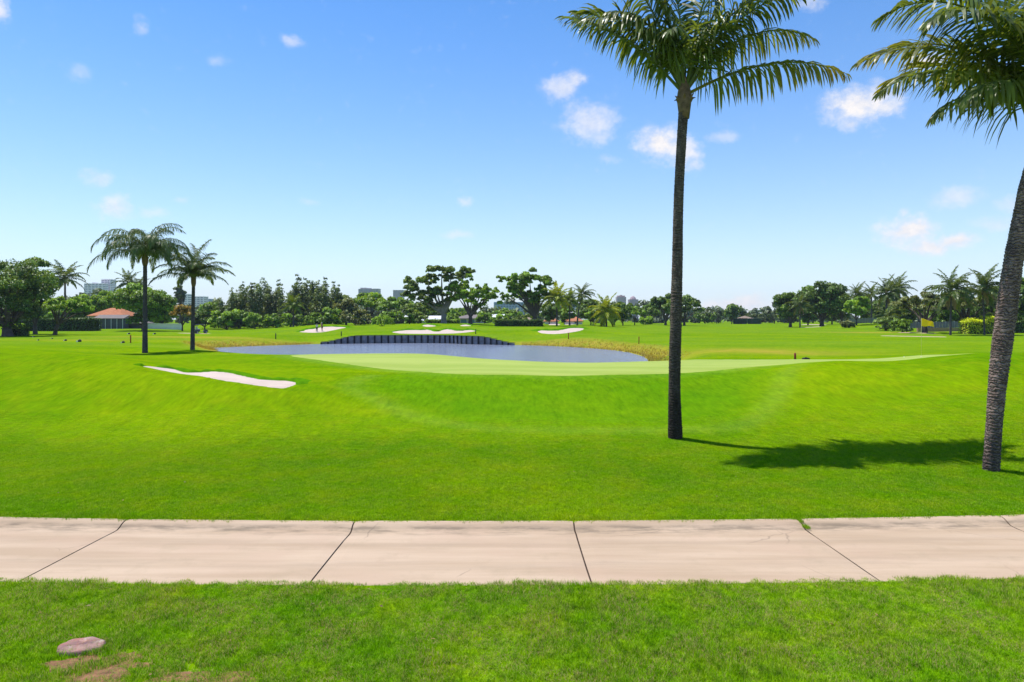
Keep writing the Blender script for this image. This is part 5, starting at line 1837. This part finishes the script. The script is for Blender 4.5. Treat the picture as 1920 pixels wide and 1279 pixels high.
# ------------------------------------------------------------------ flag on the green
m_flag, t = new_mat('flag_cloth')
b = t.n('ShaderNodeBsdfPrincipled', Base_Color=(.85, .66, .0, 1), Roughness=.6)
tr = t.n('ShaderNodeBsdfTranslucent', Color=(.9, .72, .0, 1))
mx = t.n('ShaderNodeMixShader', Fac=.4)
t.t.links.new(b.outputs[0], mx.inputs[1])
t.t.links.new(tr.outputs[0], mx.inputs[2])
finish(t, mx)
m_pole = pmat('flagstick_paint', (.62, .62, .22), .4, .1, 3.0)
p0 = spot(1727.5, 38)
t_ = thing('golf_flag', p0, 'yellow flag on thin flagstick at the right of the putting green', 'flag')
hp = row_z(597, 38) - p0.z
mb = MB()
mb.tube([(0, 0, -.05), (0, 0, hp * .5), (0, 0, hp + .02)], [.0075, .0075, .006], 8)
mb.build('flagstick', m_pole, t_, True)
mb = MB()
mb.tube([(0, 0, .012), (0, 0, .04)], .054, 14)
mb.build('cup_rim', m_white, t_, True)
nu, nv = 16, 10
V, Fc = [], []
for i in range(nu + 1):
    u = i / nu
    for j in range(nv + 1):
        v = j / nv
        x_ = u * .70
        drop = .20 * u ** 1.2
        hgt = .44 - .20 * u
        z_ = hp - .01 - drop - v * hgt + .02 * math.sin(u * 9 + v * 2)
        y_ = .055 * math.sin(u * 8.5 + v * 1.5) * u
        V.append((x_, y_, z_))
for i in range(nu):
    for j in range(nv):
        a = i * (nv + 1) + j
        Fc.append((a, a + 1, a + nv + 2, a + nv + 1))
cl_ = mesh_obj('flag_cloth', V, Fc, m_flag, t_, True)
sm = cl_.modifiers.new('thick', 'SOLIDIFY')
sm.thickness = .004

# ------------------------------------------------------------------ stakes, markers
m_red = pmat('red_stake_paint', (.30, .035, .02), .6, .2, 5.0)
m_green_stake = pmat('dark_stake_paint', (.03, .05, .03), .6, .2, 5.0)
m_black = pmat('black_rubber', (.02, .02, .022), .7, .3, 5.0)


def stake(px, D, h, r, mat, label):
    p0 = spot(px, D)
    t_ = thing('hazard_stake', p0, label, 'stake', 'hazard stakes round the pond')
    mb = MB()
    mb.tube([(0, 0, -.1), (rnd.uniform(-.01, .01), 0, h * .9), (0, 0, h)], [r, r, r * .55], 8)
    mb.build('stake_shaft', mat, t_, True)
    mb = MB()
    mb.tube([(0, 0, 0), (0, 0, .03)], [r * 1.7, r * 1.4], 8)
    mb.build('ground_collar', m_black, t_, True)


stake(245, 84, 1.0, .07, m_red, 'red stake left of the tall drooping palm')
stake(517, 116, 1.0, .09, m_green_stake, 'dark stake above the straw bank left of the bulkhead')
stake(640, 124, .9, .09, m_green_stake, 'dark stake just above the left end of the bulkhead')
stake(892, 122, .9, .09, m_green_stake, 'dark stake at the right tip of the long wavy bunker')
stake(1066, 107, 1.0, .07, m_red, 'reddish stake above the straw bank below the kidney bunker')
stake(1198, 92, 1.0, .06, m_red, 'reddish stake on the straw bank left of the straight palm')
stake(1491, 43.6, .42, .065, m_red, 'thick red-brown stake at the back edge of the green')
p0 = spot(1511, 42.8)
t_ = thing('sprinkler_box', p0, 'small dark box lying on the green behind the mound', 'sprinkler')
mb = MB()
mb.box((0, 0, .07), (.40, .3, .12), .2, .8)
mb.build('cover', m_black, t_)
mb = MB()
mb.tube([(0, 0, .12), (0, 0, .16)], .06, 10)
mb.build('nozzle', m_black, t_, True)
p0 = spot(1695, 40)
mb = MB()
bm = bmesh.new()
bmesh.ops.create_icosphere(bm, subdivisions=2, radius=.028)
me = bpy.data.meshes.new('golf_ball')
bm.to_mesh(me)
bm.free()
me.materials.append(m_trim)
o = link(bpy.data.objects.new('golf_ball', me))
o.location = p0 + Vector((0, 0, .06))
tag(o, 'white golf ball lying on the green left of the flag', 'golf ball')
for px, D, s_, lab in ((149, 84, 1.25, 'largest dark and white tee marker on the left lawn'), (123, 88, .9, 'tee marker just left of the largest one on the left lawn'), (231, 83, 1.0, 'tee marker left of the tall drooping palm near the red stake'),
                       (72, 90, .6, 'small tee marker furthest left on the lawn'), (98, 100, .6, 'small tee marker below the domed tree'), (64, 112, .8, 'small tee marker by the square clipped hedge'),
                       (242, 132, 1.2, 'dark tee marker below the dark annex'), (290, 132, 1.2, 'dark tee marker between the two left palms')):
    p0 = spot(px, D)
    t_ = thing('tee_marker', p0, lab, 'tee marker', 'tee markers on the left lawn')
    mb = MB()
    mb.tube([(.02 * s_, 0, -.02), (.02 * s_, 0, .10 * s_), (.02 * s_, 0, .20 * s_), (.02 * s_, 0, .26 * s_)], [.15 * s_, .17 * s_, .13 * s_, .03 * s_], 10)
    mb.build('marker_ball', m_black, t_, True)
    mb = MB()
    mb.box((-.14 * s_, -.1 * s_, .06 * s_), (.22 * s_, .14 * s_, .14 * s_), .5, .7)
    mb.build('marker_foot', m_trim, t_)

# ------------------------------------------------------------------ golf cart
p0 = spot(377, 142.6)
cart = thing('golf_cart', p0 + Vector((0, 0, .06)), 'dark golf cart with white bags parked behind the shorter left palm', 'golf cart', None, R(38))
m_cartbody = pmat('cart_body_paint', (.03, .035, .06), .3, .2, 2.0)
m_seat = pmat('cart_seat_vinyl', (.55, .53, .50), .5, .1, 3.0)
m_roof = pmat('cart_roof', (.10, .10, .115), .5, .1, 2.0)
mb = MB()
prof = [(-1.25, .35), (-1.25, .72), (-1.0, .80), (-.35, .80), (-.30, .38), (.45, .36), (.62, .62), (.80, .82), (1.10, .72), (1.28, .50), (1.28, .32)]
V = [(x_, y_, z_) for y_ in (-.58, .58) for x_, z_ in prof]
m_ = len(prof)
mb.add(V, [tuple(range(m_)), tuple(range(2 * m_ - 1, m_ - 1, -1))] + [(i, i + m_, (i + 1) % m_ + m_, (i + 1) % m_) for i in range(m_)])
mb.build('body', m_cartbody, cart)
MB().box((-.55, 0, .88), (.5, 1.05, .14)).build('seat', m_seat, cart)
MB().box((-.84, 0, 1.18), (.12, 1.05, .46)).build('backrest', m_seat, cart)
mb = MB()
mb.box((-.12, 0, 1.86), (1.75, 1.18, .07), 0, .93)
mb.build('canopy', m_roof, cart)
for x0, x1 in ((.70, .62), (-.98, -.92)):
    for y_ in (-.5, .5):
        mb = MB()
        mb.tube([(x0, y_, .72), (x1, y_, 1.84)], .022, 6)
        mb.build('canopy_strut', m_black, cart, True)
for x_ in (-.85, .85):
    for y_ in (-.52, .52):
        mb = MB()
        mb.tube([(x_, y_ - .1, .23), (x_, y_ - .08, .23), (x_, y_ + .08, .23), (x_, y_ + .1, .23)], [.18, .23, .23, .18], 14)
        wh = mb.build('wheel', m_black, cart, True)
        mb = MB()
        mb.tube([(x_, y_ - .105, .23), (x_, y_ + .105, .23)], .11, 10)
        mb.build('hub', m_trim, wh, True)
mb = MB()
mb.tube([(.55, .25, .72), (.28, .25, 1.02)], .02, 6)
mb.tube([(.28 + .16 * math.cos(a) * .4, .25 + .17 * math.sin(a), 1.02 + .16 * math.cos(a) * .8) for a in np.linspace(0, 6.28, 13)], .015, 5, False)
mb.build('steering_wheel', m_black, cart, True)
for y_, mt in ((-.3, m_trim), (.3, m_seat)):
    mb = MB()
    mb.tube([(-1.32, y_, .45), (-1.36, y_, .8), (-1.44, y_, 1.25), (-1.46, y_, 1.32)], [.13, .15, .16, .12], 10)
    bg_ = mb.build('golf_bag', mt, cart, True)
    mb = MB()
    for k in range(4):
        mb.tube([(-1.45, y_ + .04 * k - .06, 1.2), (-1.5, y_ + .05 * k - .08, 1.5)], .018, 5)
    mb.build('club_heads', m_black, bg_)

# ------------------------------------------------------------------ two golfers in the far bunker
def skin_fig(name, chains, radii, mat, parent, root=0, sub=1):
    """chains of joints grown into one continuous surface"""
    verts, edges, rad, ix = [], [], [], {}
    for ch in chains:
        prev = None
        for nm in ch:
            if nm not in ix:
                ix[nm] = len(verts)
                verts.append(radii[nm][0])
                rad.append(radii[nm][1])
            if prev is not None:
                edges.append((prev, ix[nm]))
            prev = ix[nm]
    me = bpy.data.meshes.new(name)
    me.from_pydata(verts, edges, [])
    o = link(bpy.data.objects.new(name, me), parent)
    md = o.modifiers.new('skin', 'SKIN')
    md.use_smooth_shade = True
    lay = me.skin_vertices[0] if me.skin_vertices else None
    if lay is None:
        with bpy.context.temp_override(object=o, active_object=o):
            bpy.ops.mesh.customdata_skin_add()
        lay = me.skin_vertices[0]
    for i, r_ in enumerate(rad):
        lay.data[i].radius = r_ if isinstance(r_, tuple) else (r_, r_)
        lay.data[i].use_root = (i == root)
    sb = o.modifiers.new('smooth', 'SUBSURF')
    sb.levels = sub
    sb.render_levels = sub
    me.materials.append(mat)
    return o


m_skin = pmat('skin', (.46, .27, .19), .55, .08, 4.0)
m_hair = pmat('hair', (.10, .07, .05), .7, .2, 9.0)


def person(px, D, H, label, top_mat, leg_mat, shorts, hat, rz, lean, name='person'):
    p0 = spot(px, D)
    t_ = thing(name, p0 + Vector((0, 0, .07)), label, 'person', None, rz)
    k = H / 1.75
    J = {}

    def j(nm, x_, y_, z_, r_):
        J[nm] = ((x_ * k, (y_ - lean * max(0, z_ - .9)) * k, z_ * k), (r_[0] * k, r_[1] * k) if isinstance(r_, tuple) else r_ * k)
    j('pelvis', 0, 0, .95, (.15, .11))
    j('waist', 0, 0, 1.10, (.135, .10))
    j('chest', 0, -.01, 1.30, (.165, .115))
    j('collar', 0, 0, 1.44, (.12, .085))
    j('neck', 0, -.01, 1.51, .055)
    j('skull', 0, -.03, 1.62, (.078, .095))
    j('crown', 0, -.025, 1.72, (.06, .075))
    for s, n_ in ((-1, 'l'), (1, 'r')):
        j('hip' + n_, s * .09, 0, .90, .10)
        j('thigh' + n_, s * .105, -.02, .68, .082)
        j('knee' + n_, s * .115, -.03, .48, .058)
        j('calf' + n_, s * .12, 0, .34, .056)
        j('ankle' + n_, s * .125, .02, .08, .04)
        j('heel' + n_, s * .127, .03, .035, .04)
        j('toe' + n_, s * .14, -.16, .03, .032)
        j('shoulder' + n_, s * .19, 0, 1.42, .06)
        j('elbow' + n_, s * .26, -.04, 1.14, .043)
        j('wrist' + n_, s * .16, -.26, 1.00, .028)
        j('palm' + n_, s * .12, -.32, .96, (.034, .018))
        for f_ in range(4):
            j(f'k{f_}{n_}', s * (.12 - .0), -.355 - .004 * f_, .955 - .022 * (f_ - 1.5), .010)
            j(f't{f_}{n_}', s * .075, -.37, .935 - .022 * (f_ - 1.5) - (.01 if f_ in (0, 3) else 0), .008)
        j('th1' + n_, s * .085, -.315, .985, .011)
        j('th2' + n_, s * .062, -.34, .975, .009)
    ch = [['pelvis', 'waist', 'chest', 'collar', 'neck', 'skull', 'crown']]
    for n_ in 'lr':
        ch += [['pelvis', 'hip' + n_, 'thigh' + n_, 'knee' + n_, 'calf' + n_, 'ankle' + n_, 'heel' + n_, 'toe' + n_], ['collar', 'shoulder' + n_, 'elbow' + n_, 'wrist' + n_, 'palm' + n_]]
        ch += [['palm' + n_, f'k{f_}{n_}', f't{f_}{n_}'] for f_ in range(4)] + [['palm' + n_, 'th1' + n_, 'th2' + n_]]
    body = skin_fig('body', ch, J, m_skin, t_, 0, 1)
    G = {n: (p, tuple(q_ * 1.14 + .012 for q_ in r_) if isinstance(r_, tuple) else r_ * 1.22 + .012) for n, (p, r_) in J.items()}
    mid = {}
    for n_ in 'lr':
        a, b_ = Vector(J['shoulder' + n_][0]), Vector(J['elbow' + n_][0])
        G['sleeve' + n_] = (tuple(a.lerp(b_, .62)), .066 * k)
        a, b_ = Vector(J['thigh' + n_][0]), Vector(J['knee' + n_][0])
        G['hem' + n_] = (tuple(a.lerp(b_, .7)), .095 * k)
    skin_fig('shirt', [['pelvis', 'waist', 'chest', 'collar']] + [['collar', 'shoulder' + n_, 'sleeve' + n_] for n_ in 'lr'], G, top_mat, t_, 0, 1)
    if shorts:
        legs = [['pelvis', 'hip' + n_, 'thigh' + n_, 'hem' + n_] for n_ in 'lr']
    else:
        legs = [['pelvis', 'hip' + n_, 'thigh' + n_, 'knee' + n_, 'calf' + n_, 'ankle' + n_] for n_ in 'lr']
    G['pelvis'] = (J['pelvis'][0], (.168 * k, .128 * k))
    skin_fig('shorts' if shorts else 'trousers', legs, G, leg_mat, t_, 0, 1)
    hc = Vector(J['skull'][0])
    mb = MB()
    mb.tube([hc + Vector((0, .015 * k, z_ * k)) for z_ in (.02, .06, .10, .135, .15)], [.088 * k, .104 * k, .10 * k, .07 * k, .02 * k], 12)
    mb.build('cap' if hat else 'hair', hat or m_hair, t_, True)
    if hat:
        mb = MB()
        mb.tube([hc + Vector((0, -.02 * k, .03 * k)), hc + Vector((0, -.02 * k, .045 * k))], [.155 * k, .13 * k], 14)
        mb.build('cap_brim', hat, t_, True)
    for s in (-1, 1):
        mb = MB()
        mb.tube([hc + Vector((s * .03 * k, -.088 * k, .0)), hc + Vector((s * .03 * k, -.1 * k, .0))], .011 * k, 6)
        mb.build('eye', m_black, t_, True)
        mb = MB()
        mb.tube([hc + Vector((s * .078 * k, 0, .015 * k)), hc + Vector((s * .09 * k, .005 * k, -.02 * k))], [.02 * k, .012 * k], 6)
        mb.build('ear', m_skin, t_, True)
        mb = MB()
        f0 = Vector(J['heel' + ('l' if s < 0 else 'r')][0])
        f1 = Vector(J['toe' + ('l' if s < 0 else 'r')][0])
        mb.tube([f0 + Vector((0, .03, .02)), f0.lerp(f1, .4) + Vector((0, 0, .02)), f1 + Vector((0, -.03, .0))], [.055 * k, .058 * k, .035 * k], 8)
        mb.build('shoe', m_trim, t_, True)
    mb = MB()
    mb.tube([hc + Vector((0, -.085 * k, .01 * k)), hc + Vector((0, -.118 * k, -.028 * k))], [.012 * k, .017 * k], 6)
    mb.build('nose', m_skin, t_, True)
    mb = MB()
    mb.box(hc + Vector((0, -.093 * k, -.062 * k)), (.045 * k, .012 * k, .012 * k))
    mb.build('mouth', m_red, t_)
    return t_


person(594, 141.5, 1.72, 'person in white shirt and dark trousers in the far bunker', pmat('white_shirt', (.66, .68, .66), .8, .08, 5.0), pmat('dark_trousers', (.035, .04, .06), .8, .2, 5.0), False, None, R(40), .06)
person(604, 142.5, 1.78, 'person in reddish shirt and shorts with pale cap in the far bunker', pmat('reddish_shirt', (.34, .13, .10), .8, .15, 5.0), pmat('brown_shorts', (.16, .08, .06), .8, .2, 5.0), True, pmat('pale_cap', (.62, .55, .52), .8, .1, 5.0), R(-35), .12)

# ------------------------------------------------------------------ flat stone in the foreground grass
m_stone, t = new_mat('weathered_stone')
pos = t.n('ShaderNodeTexCoord').outputs['Object']
n1 = t.noise(pos, 4.0, 6.0, .65)
c = t.mix(t.rng(n1, .32, .68), (0.22, 0.11, 0.10), (0.44, 0.26, 0.21))
c = t.mix(t.rng(t.noise(t.vmath('ADD', pos, (4, 2, 0)), 6.0, 4.0, .7), .52, .66, 0, .8), c, (0.42, 0.15, 0.105))
c = t.mix(t.rng(t.noise(t.vmath('ADD', pos, (9, 1, 0)), 9.0, 5.0, .7), .58, .66, 0, .8), c, (0.13, 0.10, 0.13))
c = t.mix(t.rng(t.noise(t.vmath('ADD', pos, (1, 7, 0)), 5.0, 4.0, .6), .60, .70, 0, .8), c, (0.56, 0.48, 0.38))
b = t.n('ShaderNodeBsdfPrincipled', Base_Color=c, Roughness=.9)
t.set(b, 'Normal', t.n('ShaderNodeBump', Strength=.8, Distance=.02, Height=t.noise(pos, 18.0, 6.0, .7)))
finish(t, b)
q = np.random.default_rng(9)
V, Fc = [], []
NA = 40
rings = [(0.0, .048), (.30, .049), (.62, .048), (.88, .045), (.97, .034), (1.0, .0), (1.0, -.08)]
ph = q.uniform(0, 6.28, 6)
for ri, (r_, z_) in enumerate(rings):
    for k in range(NA):
        a = 2 * math.pi * k / NA
        rad = .265 * r_ * (1 + .06 * math.sin(2 * a + ph[0]) + .05 * math.sin(3 * a + ph[1]) + .03 * math.sin(7 * a + ph[2]))
        V.append((rad * math.cos(a) * 1.02, rad * math.sin(a) * .62, z_ + (.004 * math.sin(3 * a + r_ * 7 + ph[3]) + .003 * math.sin(7 * a + ph[4])) * (1 if z_ > 0 else 0) + .012 * r_ * math.sin(a)))
for ri in range(len(rings) - 1):
    for k in range(NA):
        k2 = (k + 1) % NA
        Fc.append((ri * NA + k, ri * NA + k2, (ri + 1) * NA + k2, (ri + 1) * NA + k))
st = mesh_obj('flat_stone', V, Fc, m_stone, None, True)
st.location = spot(152, 8.0) + Vector((0, 0, .02))
tag(st, 'flat round pinkish grey stone sunk in the foreground grass above bare soil', 'stone')

# a few dry leaves lying on the near grass
m_leaf_litter = foliage_mat('fallen_leaf', (0.30, 0.19, 0.09), .2, .4)
q = np.random.default_rng(21)
V, Fc = [], []
for k in range(70):
    x_, y_ = q.uniform(-7, 7), q.uniform(6.8, 9.8)
    if k % 4 == 0:
        x_, y_ = q.uniform(-12, 12), q.uniform(13.2, 19)
    z_ = hz(x_, y_) + .045
    a = q.uniform(0, 6.28)
    L_, w_ = q.uniform(.03, .075), q.uniform(.008, .02)
    d, n_ = np.array([math.cos(a), math.sin(a), q.uniform(-.3, .5)]), np.array([-math.sin(a), math.cos(a), q.uniform(-.4, .4)])
    c0 = np.array([x_, y_, z_])
    i0 = len(V)
    V += [c0 - d * L_ / 2, c0 + n_ * w_ + np.array([0, 0, .008]), c0 + d * L_ / 2, c0 - n_ * w_]
    Fc.append((i0, i0 + 1, i0 + 2, i0 + 3))
me = bpy.data.meshes.new('fallen_leaves')
me.from_pydata([tuple(v) for v in V], [], Fc)
set_tint(me, np.repeat(q.uniform(0, 1, len(V) // 4), 4))
me.materials.append(m_leaf_litter)
tag(link(bpy.data.objects.new('fallen_leaves', me)), 'tiny dry leaf scraps scattered on the near grass', 'leaf litter', kind='stuff')

# ------------------------------------------------------------------ moist summer air
hzm = bpy.data.materials.new('haze_air')
hzm.use_nodes = True
t = NT(hzm.node_tree)
pv = t.n('ShaderNodeVolumePrincipled', Color=(0.80, 0.88, 1.0, 1), Density=0.00011, Anisotropy=0.0)
t.n('ShaderNodeOutputMaterial', Volume=pv)
hb = MB().box((0, 1300, 58), (5400, 2800, 124)).build('haze', hzm)
tag(hb, 'thin pale summer haze over the course', 'haze', kind='stuff')
